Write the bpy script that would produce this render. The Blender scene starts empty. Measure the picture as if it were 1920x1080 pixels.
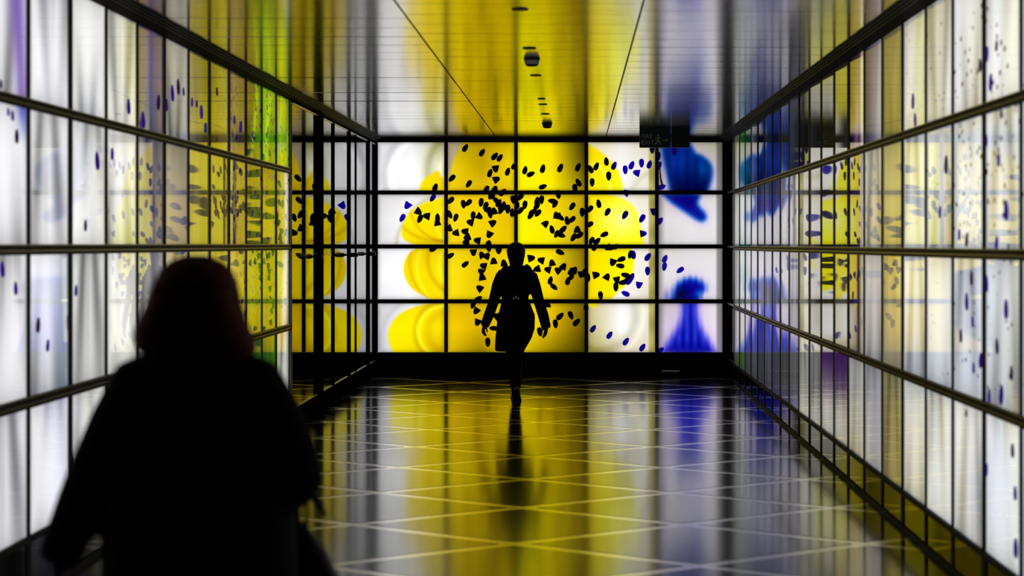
import bpy, bmesh, math, random
import numpy as np
from mathutils import Vector, Matrix

random.seed(7)
rng = np.random.RandomState(11)
SC = bpy.context.scene
COL = SC.collection
F = 4270.0            # focal length in pixels of the 1920 px frame
VX, VY = 1080.0, 458.0   # vanishing point of the passage
EYE = 1.65
XL, XR = -2.538, 1.89     # side walls
YF = 28.5                 # far wall
ZC = 2.986                # ceiling

# ------------------------------------------------------------------ camera
cam_d = bpy.data.cameras.new('camera')
cam = bpy.data.objects.new('camera', cam_d)
COL.objects.link(cam)
cam.location = (0, 0, EYE)
cam.rotation_euler = (math.pi / 2, 0, 0)
cam_d.sensor_width = 36.0
cam_d.lens = F * 36.0 / 1920.0
cam_d.shift_x = -(VX - 960.0) / 1920.0
cam_d.shift_y = -(540.0 - VY) / 1920.0
cam_d.clip_start = 0.1
cam_d.clip_end = 200
cam_d.dof.use_dof = True
cam_d.dof.focus_distance = 25.5
cam_d.dof.aperture_fstop = 2.8
SC.camera = cam

# ------------------------------------------------------------------ world, exposure
w = bpy.data.worlds.new('world')
SC.world = w
w.use_nodes = True
w.node_tree.nodes['Background'].inputs[0].default_value = (0.5, 0.5, 0.6, 1)
w.node_tree.nodes['Background'].inputs[1].default_value = 0.0
SC.view_settings.view_transform = 'Standard'
SC.view_settings.look = 'None'
SC.view_settings.gamma = 1.0
SC.view_settings.use_curve_mapping = False
SC.view_settings.exposure = 0.0
SC.cycles.max_bounces = 8
SC.cycles.glossy_bounces = 6
SC.cycles.diffuse_bounces = 2
SC.cycles.sample_clamp_indirect = 4.0

# ------------------------------------------------------------------ materials
def s2l(c):
    c = np.asarray(c, dtype=float) / 255.0
    return np.where(c <= 0.04045, c / 12.92, ((c + 0.055) / 1.055) ** 2.4)

def mat(name, base=(0.5, 0.5, 0.5), rough=0.5, metal=0.0, ior=1.5, noise=None, bump=None, spec=0.5):
    m = bpy.data.materials.new(name)
    m.use_nodes = True
    nt = m.node_tree
    b = nt.nodes['Principled BSDF']
    b.inputs['Base Color'].default_value = (*base, 1)
    b.inputs['Roughness'].default_value = rough
    b.inputs['Metallic'].default_value = metal
    b.inputs['IOR'].default_value = ior
    b.inputs['Specular IOR Level'].default_value = spec
    tc = nt.nodes.new('ShaderNodeTexCoord')
    if noise:
        sc, dark, light = noise
        n = nt.nodes.new('ShaderNodeTexNoise')
        n.inputs['Scale'].default_value = sc
        n.inputs['Detail'].default_value = 4
        nt.links.new(tc.outputs['Object'], n.inputs['Vector'])
        r = nt.nodes.new('ShaderNodeValToRGB')
        r.color_ramp.elements[0].color = (*dark, 1)
        r.color_ramp.elements[1].color = (*light, 1)
        r.color_ramp.elements[0].position = 0.35
        r.color_ramp.elements[1].position = 0.65
        nt.links.new(n.outputs['Fac'], r.inputs['Fac'])
        nt.links.new(r.outputs['Color'], b.inputs['Base Color'])
    if bump:
        scv, strength, dist = bump
        mp = nt.nodes.new('ShaderNodeMapping')
        mp.inputs['Scale'].default_value = scv
        nt.links.new(tc.outputs['Object'], mp.inputs['Vector'])
        n2 = nt.nodes.new('ShaderNodeTexNoise')
        n2.inputs['Scale'].default_value = 1.0
        n2.inputs['Detail'].default_value = 3
        nt.links.new(mp.outputs['Vector'], n2.inputs['Vector'])
        bp = nt.nodes.new('ShaderNodeBump')
        bp.inputs['Strength'].default_value = strength
        bp.inputs['Distance'].default_value = dist
        nt.links.new(n2.outputs['Fac'], bp.inputs['Height'])
        nt.links.new(bp.outputs['Normal'], b.inputs['Normal'])
    return m

def light_glass(name, ior, rough, strength, speckle=True):
    """Printed glass front of a light box: the print glows, the glass reflects."""
    m = bpy.data.materials.new(name)
    m.use_nodes = True
    nt = m.node_tree
    nt.nodes.clear()
    out = nt.nodes.new('ShaderNodeOutputMaterial')
    mix = nt.nodes.new('ShaderNodeMixShader')
    em = nt.nodes.new('ShaderNodeEmission')
    em.inputs['Strength'].default_value = strength
    gl = nt.nodes.new('ShaderNodeBsdfGlossy')
    gl.inputs['Roughness'].default_value = rough
    gl.inputs['Color'].default_value = (1, 1, 1, 1)
    fr = nt.nodes.new('ShaderNodeFresnel')
    fr.inputs['IOR'].default_value = ior
    at = nt.nodes.new('ShaderNodeAttribute')
    at.attribute_name = 'Print'
    col = at.outputs['Color']
    if speckle:
        tc = nt.nodes.new('ShaderNodeTexCoord')
        mp = nt.nodes.new('ShaderNodeMapping')
        mp.inputs['Scale'].default_value = (22, 11, 20)
        nt.links.new(tc.outputs['Object'], mp.inputs['Vector'])
        vo = nt.nodes.new('ShaderNodeTexVoronoi')
        vo.inputs['Scale'].default_value = 1.0
        nt.links.new(mp.outputs['Vector'], vo.inputs['Vector'])
        wn = nt.nodes.new('ShaderNodeTexWhiteNoise')
        nt.links.new(vo.outputs['Position'], wn.inputs['Vector'])
        mul = nt.nodes.new('ShaderNodeMath'); mul.operation = 'MULTIPLY'
        nt.links.new(wn.outputs['Value'], mul.inputs[0])
        nt.links.new(at.outputs['Alpha'], mul.inputs[1])
        lt = nt.nodes.new('ShaderNodeMath'); lt.operation = 'LESS_THAN'
        nt.links.new(vo.outputs['Distance'], lt.inputs[0])
        nt.links.new(mul.outputs[0], lt.inputs[1])
        mc = nt.nodes.new('ShaderNodeMixRGB'); mc.blend_type = 'MIX'
        mc.inputs[2].default_value = (0.03, 0.008, 0.05, 1)
        nt.links.new(lt.outputs[0], mc.inputs[0])
        nt.links.new(col, mc.inputs[1])
        col = mc.outputs[0]
    nt.links.new(col, em.inputs['Color'])
    nt.links.new(fr.outputs[0], mix.inputs[0])
    nt.links.new(em.outputs[0], mix.inputs[1])
    nt.links.new(gl.outputs[0], mix.inputs[2])
    nt.links.new(mix.outputs[0], out.inputs['Surface'])
    return m

M_FAR = light_glass('far_light_glass', 1.45, 0.05, 1.1, speckle=False)
M_SIDE = light_glass('side_light_glass', 1.40, 0.015, 1.42)
M_LEAF = light_glass('leaf_print', 1.45, 0.05, 1.0, speckle=False)
M_PETAL = light_glass('petal_print', 1.008, 0.05, 1.0, speckle=False)
M_FRAME = mat('bronze_frame', (0.004, 0.003, 0.003), 0.6, 0.0, noise=(30, (0.003, 0.0025, 0.002), (0.006, 0.005, 0.004)), spec=0.06)
M_FARFRAME = mat('black_frame', (0.006, 0.006, 0.006), 0.55, 0.0, noise=(30, (0.003, 0.003, 0.003), (0.006, 0.006, 0.005)), spec=0.15)
M_RAIL = mat('bronze_rail', (0.008, 0.006, 0.004), 0.5, 0.0, noise=(40, (0.004, 0.003, 0.002), (0.008, 0.006, 0.003)), spec=0.03)
M_LIP = mat('glint_brass', (0.3, 0.23, 0.11), 0.3, 1.0, noise=(40, (0.22, 0.17, 0.08), (0.36, 0.28, 0.14)))  # brassy metal of the added glint strips and the corner trim
M_PLINTH = mat('dark_plinth_glass', (0.004, 0.004, 0.003), 0.03, 0.0, ior=1.3, noise=(6, (0.003, 0.003, 0.002), (0.007, 0.006, 0.004)), spec=0.05)
M_BLACK = mat('black_panel', (0.004, 0.004, 0.004), 0.9, 0.0, noise=(12, (0.003, 0.003, 0.003), (0.005, 0.005, 0.005)), spec=0.0)
M_CORNICE = mat('dark_cornice_metal', (0.004, 0.004, 0.003), 0.6, 0.0, noise=(20, (0.003, 0.003, 0.002), (0.006, 0.005, 0.004)), spec=0.02)
M_RIDGE = mat('ridge_metal', (0.05, 0.045, 0.035), 0.35, 0.6, noise=(20, (0.04, 0.035, 0.028), (0.06, 0.055, 0.045)), spec=0.1)
M_CEIL = mat('brushed_ceiling_metal', (0.5, 0.49, 0.48), 0.13, 1.0,
             noise=(3, (0.45, 0.44, 0.43), (0.56, 0.55, 0.54)), bump=((2.5, 6.0, 1.0), 0.10, 0.004))
M_TILE = mat('dark_polished_stone', (0.008, 0.008, 0.008), 0.12, 0.0, ior=1.33,
             noise=(60, (0.005, 0.005, 0.005), (0.014, 0.013, 0.012)), bump=((14, 40, 1), 0.10, 0.0012))
for _m, _r in ((M_TILE, 0.11),):
    _b = _m.node_tree.nodes['Principled BSDF']
    _b.inputs['Coat Weight'].default_value = 0.0
    _b.inputs['Coat Roughness'].default_value = _r
    _b.inputs['Coat IOR'].default_value = 1.6
M_INLAY = mat('pale_metal_inlay', (0.95, 0.92, 0.84), 0.2, 1.0,
              noise=(25, (0.92, 0.89, 0.81), (0.98, 0.96, 0.88)))
M_PALE = mat('pale_aluminium', (0.7, 0.68, 0.6), 0.3, 0.8, noise=(30, (0.62, 0.6, 0.54), (0.78, 0.75, 0.66)))
M_COAT = mat('black_wool', (0.004, 0.004, 0.004), 0.95, 0.0, noise=(80, (0.002, 0.002, 0.002), (0.006, 0.006, 0.006)), spec=0.05)
M_TROUSER = mat('black_cotton', (0.004, 0.004, 0.005), 0.9, 0.0, noise=(90, (0.003, 0.003, 0.003), (0.006, 0.006, 0.006)), spec=0.1)
M_HAIR = mat('auburn_hair', (0.09, 0.02, 0.006), 0.7, 0.0, noise=(60, (0.04, 0.009, 0.003), (0.11, 0.026, 0.008)), spec=0.04)
M_DHAIR = mat('dark_hair', (0.006, 0.005, 0.004), 0.55, 0.0, noise=(60, (0.004, 0.003, 0.003), (0.009, 0.007, 0.006)), spec=0.2)
M_SKIN = mat('skin', (0.12, 0.06, 0.04), 0.6, 0.0, noise=(20, (0.10, 0.05, 0.035), (0.14, 0.07, 0.05)), spec=0.2)
M_EYE = mat('eye', (0.5, 0.48, 0.45), 0.2, noise=(10, (0.45, 0.43, 0.4), (0.55, 0.53, 0.5)))
M_LEATHER = mat('black_leather', (0.005, 0.005, 0.005), 0.6, 0.0, noise=(50, (0.003, 0.003, 0.003), (0.008, 0.008, 0.008)), spec=0.15)
M_GOLD = mat('gold_metal', (0.8, 0.62, 0.2), 0.3, 1.0, noise=(30, (0.7, 0.54, 0.17), (0.85, 0.68, 0.24)))
M_PIPING = mat('reflective_piping', (0.12, 0.11, 0.09), 0.5, 0.0, noise=(40, (0.10, 0.09, 0.08), (0.14, 0.13, 0.11)))
M_GREY = mat('grey_plastic', (0.33, 0.31, 0.27), 0.4, 0.0, noise=(30, (0.30, 0.28, 0.25), (0.36, 0.34, 0.30)))
M_DARKPL = mat('dark_plastic', (0.01, 0.01, 0.01), 0.4, 0.0, noise=(30, (0.008, 0.008, 0.008), (0.013, 0.013, 0.013)))
M_SIGN = mat('unlit_sign_green', (0.3, 0.4, 0.28), 0.5, 0.0, noise=(30, (0.26, 0.35, 0.24), (0.34, 0.45, 0.32)))

def dark_glass():
    m = bpy.data.materials.new('door_glass')
    m.use_nodes = True
    nt = m.node_tree
    nt.nodes.clear()
    out = nt.nodes.new('ShaderNodeOutputMaterial')
    mix = nt.nodes.new('ShaderNodeMixShader')
    tr = nt.nodes.new('ShaderNodeBsdfTransparent')
    tr.inputs['Color'].default_value = (0.35, 0.35, 0.33, 1)
    gl = nt.nodes.new('ShaderNodeBsdfGlossy')
    gl.inputs['Roughness'].default_value = 0.0
    fr = nt.nodes.new('ShaderNodeFresnel')
    fr.inputs['IOR'].default_value = 2.3
    nt.links.new(fr.outputs[0], mix.inputs[0])
    nt.links.new(tr.outputs[0], mix.inputs[1])
    nt.links.new(gl.outputs[0], mix.inputs[2])
    nt.links.new(mix.outputs[0], out.inputs['Surface'])
    return m
M_DOORGLASS = dark_glass()

def em_mat(name, col, strength):
    m = bpy.data.materials.new(name)
    m.use_nodes = True
    nt = m.node_tree
    nt.nodes.clear()
    out = nt.nodes.new('ShaderNodeOutputMaterial')
    em = nt.nodes.new('ShaderNodeEmission')
    em.inputs['Color'].default_value = (*col, 1)
    em.inputs['Strength'].default_value = strength
    nt.links.new(em.outputs[0], out.inputs['Surface'])
    return m

# ------------------------------------------------------------------ mesh helpers
class MB:
    def __init__(self):
        self.v = []; self.f = []
    def box(self, x0, x1, y0, y1, z0, z1):
        n = len(self.v)
        for x in (x0, x1):
            for y in (y0, y1):
                for z in (z0, z1):
                    self.v.append((x, y, z))
        a = n
        self.f += [(a, a+1, a+3, a+2), (a+4, a+6, a+7, a+5), (a, a+4, a+5, a+1),
                   (a+2, a+3, a+7, a+6), (a, a+2, a+6, a+4), (a+1, a+5, a+7, a+3)]
        return self
    def prism(self, poly, axis, a0, a1):
        """poly of 2-D points extruded along axis ('x','y','z')."""
        n = len(self.v); k = len(poly)
        for a in (a0, a1):
            for p, q in poly:
                self.v.append({'x': (a, p, q), 'y': (p, a, q), 'z': (p, q, a)}[axis])
        self.f.append(tuple(range(n, n + k)))
        self.f.append(tuple(range(n + 2 * k - 1, n + k - 1, -1)))
        for i in range(k):
            j = (i + 1) % k
            self.f.append((n + i, n + k + i, n + k + j, n + j))
        return self
    def loft(self, rings, cap=True):
        """rings: lists of 3-D points, all the same length."""
        n = len(self.v); k = len(rings[0])
        for r in rings:
            self.v += [tuple(p) for p in r]
        for a in range(len(rings) - 1):
            for i in range(k):
                j = (i + 1) % k
                self.f.append((n + a*k + i, n + a*k + j, n + (a+1)*k + j, n + (a+1)*k + i))
        if cap:
            self.f.append(tuple(range(n + k - 1, n - 1, -1)))
            self.f.append(tuple(n + (len(rings)-1)*k + i for i in range(k)))
        return self
    def tube(self, pts, radii, k=10, cap=True):
        pts = [Vector(p) for p in pts]
        if not hasattr(radii, '__len__'):
            radii = [radii] * len(pts)
        rings = []
        up = None
        for i, p in enumerate(pts):
            d = (pts[min(i+1, len(pts)-1)] - pts[max(i-1, 0)]).normalized()
            if up is None:
                up = d.orthogonal().normalized()
            up = (up - d * up.dot(d)).normalized()
            s = d.cross(up)
            rings.append([p + radii[i] * (math.cos(t) * up + math.sin(t) * s)
                          for t in [2*math.pi*q/k for q in range(k)]])
        return self.loft(rings, cap)
    def lathe(self, c, prof, k=24):
        rings = [[(c[0] + r*math.cos(2*math.pi*q/k), c[1] + r*math.sin(2*math.pi*q/k), c[2] + z)
                  for q in range(k)] for r, z in prof]
        return self.loft(rings)
    def mesh(self, name, m=None, smooth=False):
        me = bpy.data.meshes.new(name)
        me.from_pydata(self.v, [], self.f)
        bm = bmesh.new(); bm.from_mesh(me)
        bmesh.ops.recalc_face_normals(bm, faces=bm.faces)
        bm.to_mesh(me); bm.free()
        if m: me.materials.append(m)
        if smooth:
            for p in me.polygons: p.use_smooth = True
        return me
    def build(self, name, m, parent=None, loc=None, smooth=False):
        return link(name, self.mesh(name, m, smooth), parent, loc)

def link(name, me, parent=None, loc=None):
    o = bpy.data.objects.new(name, me)
    COL.objects.link(o)
    if parent: o.parent = parent
    if loc: o.location = loc
    return o

def empty(name, loc=(0, 0, 0)):
    o = bpy.data.objects.new(name, None)
    COL.objects.link(o)
    o.location = loc
    o.empty_display_size = 0.2
    return o

def tag(o, label, cat, group=None):
    o['label'] = label; o['category'] = cat
    if group: o['group'] = group
    return o

def structure(name, loc=(0, 0, 0)):
    o = empty(name, loc); o['kind'] = 'structure'
    return o

def bake(mb_or_mesh, name, mods, m, parent, loc=None, smooth=True):
    """apply modifiers (list of callables) to a mesh and link the evaluated result"""
    me = mb_or_mesh.mesh(name) if isinstance(mb_or_mesh, MB) else mb_or_mesh
    tmp = bpy.data.objects.new('tmp_' + name, me)
    COL.objects.link(tmp)
    for fn in mods: fn(tmp)
    dg = bpy.context.evaluated_depsgraph_get()
    dg.update()
    new = bpy.data.meshes.new_from_object(tmp.evaluated_get(dg))
    bpy.data.objects.remove(tmp)
    new.name = name
    new.materials.clear()
    new.materials.append(m)
    for p in new.polygons: p.use_smooth = smooth
    return link(name, new, parent, loc)

def mod_remesh(size):
    def f(o):
        q = o.modifiers.new('r', 'REMESH'); q.mode = 'VOXEL'; q.voxel_size = size
    return f
def mod_smooth(n, fac=0.5):
    def f(o):
        q = o.modifiers.new('s', 'SMOOTH'); q.iterations = n; q.factor = fac
    return f
def mod_subsurf(n):
    def f(o):
        q = o.modifiers.new('u', 'SUBSURF'); q.levels = n; q.render_levels = n
    return f

# ------------------------------------------------------------------ the print on the far wall
# wall units: u = 'wall pixels' to the right of the left corner, 149.7 to the metre
PPM = F / YF
def fx(px): return (px - VX) / PPM           # lateral metres on far wall
def fz(py): return EYE - (py - VY) / PPM     # height on far wall

COLS = [(709, 833), (840, 964), (971, 1096), (1103, 1228), (1235, 1353.5)]
ROWS = [(267, 357), (365, 458.5), (466, 561), (569, 660.5)]

def poly_sd(x, y, poly):
    """signed distance (positive inside) to a polygon, vectorised"""
    p = np.array(poly, float); q = np.roll(p, -1, 0)
    d = np.full(x.shape, 1e9); ins = np.zeros(x.shape, bool)
    for (ax, ay), (bx, by) in zip(p, q):
        ex, ey = bx - ax, by - ay
        L = ex*ex + ey*ey + 1e-9
        t = np.clip(((x-ax)*ex + (y-ay)*ey) / L, 0, 1)
        d = np.minimum(d, np.hypot(x - ax - t*ex, y - ay - t*ey))
        c = ((ay > y) != (by > y)) & (x < (bx-ax)*(y-ay)/(by-ay+1e-9) + ax)
        ins ^= c
    return np.where(ins, d, -d)

def smooth(d, wd): 
    t = np.clip(d / wd * 0.5 + 0.5, 0, 1)
    return t*t*(3 - 2*t)

def chaikin(poly, n=2):
    p = np.array(poly, float)
    for _ in range(n):
        q = np.roll(p, -1, 0)
        p = np.stack([0.75*p + 0.25*q, 0.25*p + 0.75*q], 1).reshape(-1, 2)
    return p

YELLOW = {
 (0, 0): [(786, 366), (787, 350), (793, 338), (802, 330), (812, 324), (819, 319), (824, 323), (827, 332), (836, 336), (842, 366)],
 (0, 1): [(836, 340), (843, 330), (847, 312), (853, 294), (861, 279), (871, 262), (1000, 255), (1100, 255), (1100, 380), (836, 380)],
 (0, 2): [(900, 200), (1150, 200), (1150, 420), (900, 420)],
 (0, 3): [(1090, 266), (1106, 272), (1120, 280), (1136, 293), (1149, 305), (1158, 318), (1164, 335), (1168, 350), (1169, 370), (1090, 380)],
 (1, 0): [(842, 366), (820, 373), (800, 378), (782, 387), (768, 397), (759, 410), (753, 426), (752, 440), (756, 448), (766, 455), (782, 459), (800, 463), (842, 470)],
 (1, 1): [(800, 300), (1000, 300), (1000, 520), (800, 520)],
 (1, 2): [(900, 300), (1150, 300), (1150, 520), (900, 520)],
 (1, 3): [(1090, 358), (1130, 361), (1150, 366), (1172, 374), (1188, 386), (1197, 400), (1201, 420), (1204, 440), (1211, 466), (1090, 470)],
 (2, 0): [(842, 455), (800, 462), (778, 466), (766, 475), (759, 488), (756, 502), (758, 518), (766, 534), (778, 546), (794, 555), (812, 563), (842, 572)],
 (2, 1): [(800, 400), (1000, 400), (1000, 620), (800, 620)],
 (2, 2): [(900, 400), (1150, 400), (1150, 620), (900, 620)],
 (2, 3): [(1090, 455), (1178, 455), (1185, 470), (1189, 488), (1188, 507), (1182, 524), (1170, 538), (1156, 550), (1143, 566), (1090, 575)],
 (3, 0): [(842, 562), (810, 568), (790, 572), (770, 578), (752, 586), (740, 597), (731, 611), (727, 626), (729, 642), (735, 656), (740, 672), (842, 680)],
 (3, 1): [(800, 500), (1000, 500), (1000, 720), (800, 720)],
 (3, 2): [(900, 500), (1150, 500), (1150, 720), (900, 720)],
 (3, 3): [(1095, 560), (1125, 560), (1121, 570), (1118, 577), (1110, 576), (1098, 572)],
}
B = (255, 225, 0)
YT = {  # 3 x 3 yellow print colours, uneven box light included, top to bottom
 (0, 0): [[B, B, B], [B, (250, 222, 0), (235, 205, 10)], [B, (255, 228, 0), (248, 205, 0)]],
 (1, 0): [[B, (250, 210, 0), (252, 222, 0)], [(255, 240, 0), (255, 225, 0), (255, 210, 5)], [(255, 238, 0), (250, 215, 0), (240, 205, 0)]],
 (2, 0): [[(250, 220, 0), (240, 200, 0), (235, 200, 0)], [(255, 240, 0), (250, 215, 0), (252, 222, 0)], [(255, 235, 0), (250, 212, 0), (252, 215, 0)]],
 (3, 0): [[(240, 205, 0), (250, 215, 0), (245, 210, 0)], [(250, 228, 0), (255, 232, 0), (250, 215, 0)], [(250, 225, 0), (245, 215, 0), (220, 175, 0)]],
 (0, 1): [[(190, 160, 10), (175, 140, 0), (215, 175, 0)], [(240, 205, 0), (190, 150, 0), (245, 210, 0)], [(240, 195, 0), (225, 180, 0), (232, 192, 0)]],
 (1, 1): [[(245, 200, 0), (238, 195, 0), (235, 190, 0)], [(252, 212, 0), (238, 200, 0), (225, 180, 0)], [(245, 205, 0), (240, 200, 0), (236, 192, 0)]],
 (2, 1): [[(245, 205, 0), (225, 185, 0), (240, 200, 0)], [(255, 226, 0), (222, 182, 0), (245, 210, 0)], [(250, 214, 0), (228, 190, 0), (240, 205, 0)]],
 (3, 1): [[(225, 178, 0), (218, 172, 0), (236, 196, 0)], [(252, 202, 0), (212, 165, 0), (230, 190, 0)], [(222, 180, 0), (150, 118, 0), (232, 194, 0)]],
 (0, 2): [[(250, 222, 0), (250, 220, 0), (55, 48, 6)], [(255, 238, 0), (252, 215, 0), (95, 78, 6)], [(252, 235, 0), (255, 232, 0), (150, 122, 8)]],
 (1, 2): [[(252, 224, 0), (245, 208, 0), (180, 150, 10)], [(255, 238, 0), (248, 218, 0), (190, 150, 5)], [(255, 238, 0), (248, 222, 0), (185, 150, 10)]],
 (2, 2): [[(252, 224, 0), (248, 215, 0), (125, 100, 6)], [(255, 232, 0), (245, 205, 0), (150, 115, 4)], [(254, 230, 0), (236, 195, 0), (110, 90, 6)]],
 (3, 2): [[(252, 216, 0), (232, 190, 0), (115, 92, 6)], [(254, 220, 0), (215, 170, 0), (100, 78, 2)], [(240, 200, 0), (140, 115, 0), (66, 54, 0)]],
 (0, 3): [[(238, 205, 0), (250, 224, 0), B], [(248, 215, 0), (255, 236, 0), (255, 238, 10)], [(255, 222, 0), (255, 244, 30), (255, 235, 20)]],
 (1, 3): [[(252, 214, 0), (255, 240, 20), (255, 240, 40)], [(252, 216, 0), (255, 255, 150), (255, 240, 10)], [(255, 225, 0), (255, 246, 20), (255, 230, 5)]],
 (2, 3): [[(250, 214, 0), (252, 228, 0), (255, 238, 0)], [(250, 210, 0), (254, 240, 0), (255, 244, 0)], [(252, 214, 0), (252, 236, 0), (255, 240, 20)]],
 (3, 3): [[(245, 225, 0)]*3]*3,
}
WT = {  # white glass tones with the boxes' uneven light put into them
 (0, 0): [[(215, 215, 222), (235, 235, 235), (190, 185, 140)], [(238, 238, 244), (255, 255, 255), (222, 220, 190)], [(236, 236, 240), (250, 250, 252), (235, 230, 205)]],
 (1, 0): [[(215, 212, 212), (236, 236, 234), (225, 215, 190)], [(228, 226, 228), (254, 254, 254), (250, 250, 240)], [(222, 220, 220), (248, 246, 248), (230, 220, 200)]],
 (2, 0): [[(236, 236, 240), (250, 250, 254), (230, 220, 180)], [(250, 250, 250), (255, 255, 255), (245, 245, 235)], [(232, 232, 238), (248, 248, 252), (200, 195, 170)]],
 (3, 0): [[(205, 205, 206), (238, 238, 242), (220, 212, 180)], [(210, 210, 215), (250, 250, 255), (240, 240, 230)], [(200, 200, 205), (235, 235, 240), (235, 235, 225)]],
 (0, 1): [[(165, 152, 122), (160, 145, 100), (160, 145, 100)], [(190, 170, 140), (190, 180, 140), (180, 170, 120)], [(220, 205, 160)]*3],
 (0, 3): [[(222, 208, 150), (236, 232, 226), (206, 200, 168)], [(250, 240, 220), (248, 246, 244), (228, 222, 200)], [(255, 250, 230), (250, 248, 240), (232, 226, 206)]],
 (1, 3): [[(250, 240, 220), (246, 240, 222), (226, 218, 190)], [(250, 245, 230), (250, 246, 236), (242, 236, 230)], [(250, 240, 220), (246, 240, 222), (232, 224, 210)]],
 (2, 3): [[(245, 236, 220), (245, 240, 226), (236, 230, 214)], [(250, 245, 235), (245, 240, 240), (240, 236, 222)], [(250, 248, 250), (252, 248, 248), (216, 206, 176)]],
 (3, 3): [[(208, 192, 140), (248, 246, 244), (226, 222, 194)], [(196, 184, 120), (255, 255, 255), (222, 216, 186)], [(168, 158, 84), (222, 208, 186), (220, 212, 178)]],
 (0, 4): [[(172, 165, 135), (180, 178, 160), (165, 162, 140)], [(196, 186, 190), (190, 188, 188), (192, 186, 182)], [(198, 190, 200), (200, 196, 205), (212, 208, 218)]],
 (1, 4): [[(196, 190, 182), (214, 210, 206), (214, 210, 206)], [(220, 214, 216), (226, 224, 226), (228, 226, 228)], [(208, 204, 204), (224, 222, 224), (222, 218, 220)]],
 (2, 4): [[(214, 208, 200), (222, 218, 220), (224, 222, 216)], [(226, 222, 224), (224, 220, 226), (230, 224, 230)], [(214, 210, 206), (226, 222, 228), (226, 218, 226)]],
 (3, 4): [[(186, 176, 176), (226, 214, 226), (226, 218, 222)], [(206, 196, 212), (222, 208, 232), (234, 224, 232)], [(198, 190, 196), (214, 204, 226), (230, 222, 230)]],
}
BLUE = {
 0: ([(1238, 258), (1240, 282), (1244, 305), (1249, 328), (1253, 348), (1257, 370), (1324, 370), (1331, 352), (1336, 334), (1337, 318), (1333, 306), (1325, 297), (1315, 290), (1305, 287), (1300, 278), (1294, 266), (1290, 258)], 6),
 1: ([(1238, 360), (1248, 372), (1262, 384), (1276, 393), (1292, 404), (1310, 416), (1320, 416), (1326, 408), (1322, 397), (1314, 390), (1308, 380), (1318, 360)], 6),
 2: ([(1252, 572), (1258, 556), (1261, 543), (1268, 531), (1279, 523), (1292, 519), (1306, 521), (1317, 526), (1324, 535), (1324, 545), (1316, 552), (1312, 572)], 7),
 3: ([(1276, 560), (1278, 585), (1274, 604), (1264, 622), (1250, 642), (1236, 668), (1346, 668), (1332, 640), (1318, 620), (1311, 600), (1308, 580), (1311, 560)], 9),
}

def bil(tab, u, v):
    """u,v in 0..1, tab 3x3 sRGB colours -> smooth interpolation"""
    t = np.array(tab, float)
    def wts(a):
        a = np.clip(a, 0, 1)
        return np.stack([np.clip(1 - a*2, 0, 1), 1 - np.abs(a*2 - 1), np.clip(a*2 - 1, 0, 1)], -1)
    wu, wv = wts(u), wts(v)
    return np.einsum('...i,...j,ijk->...k', wv, wu, t)

def arc(x, y, cx, cy, r, wd):
    return np.exp(-((np.hypot(x - cx, y - cy) - r) / wd) ** 2)

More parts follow.
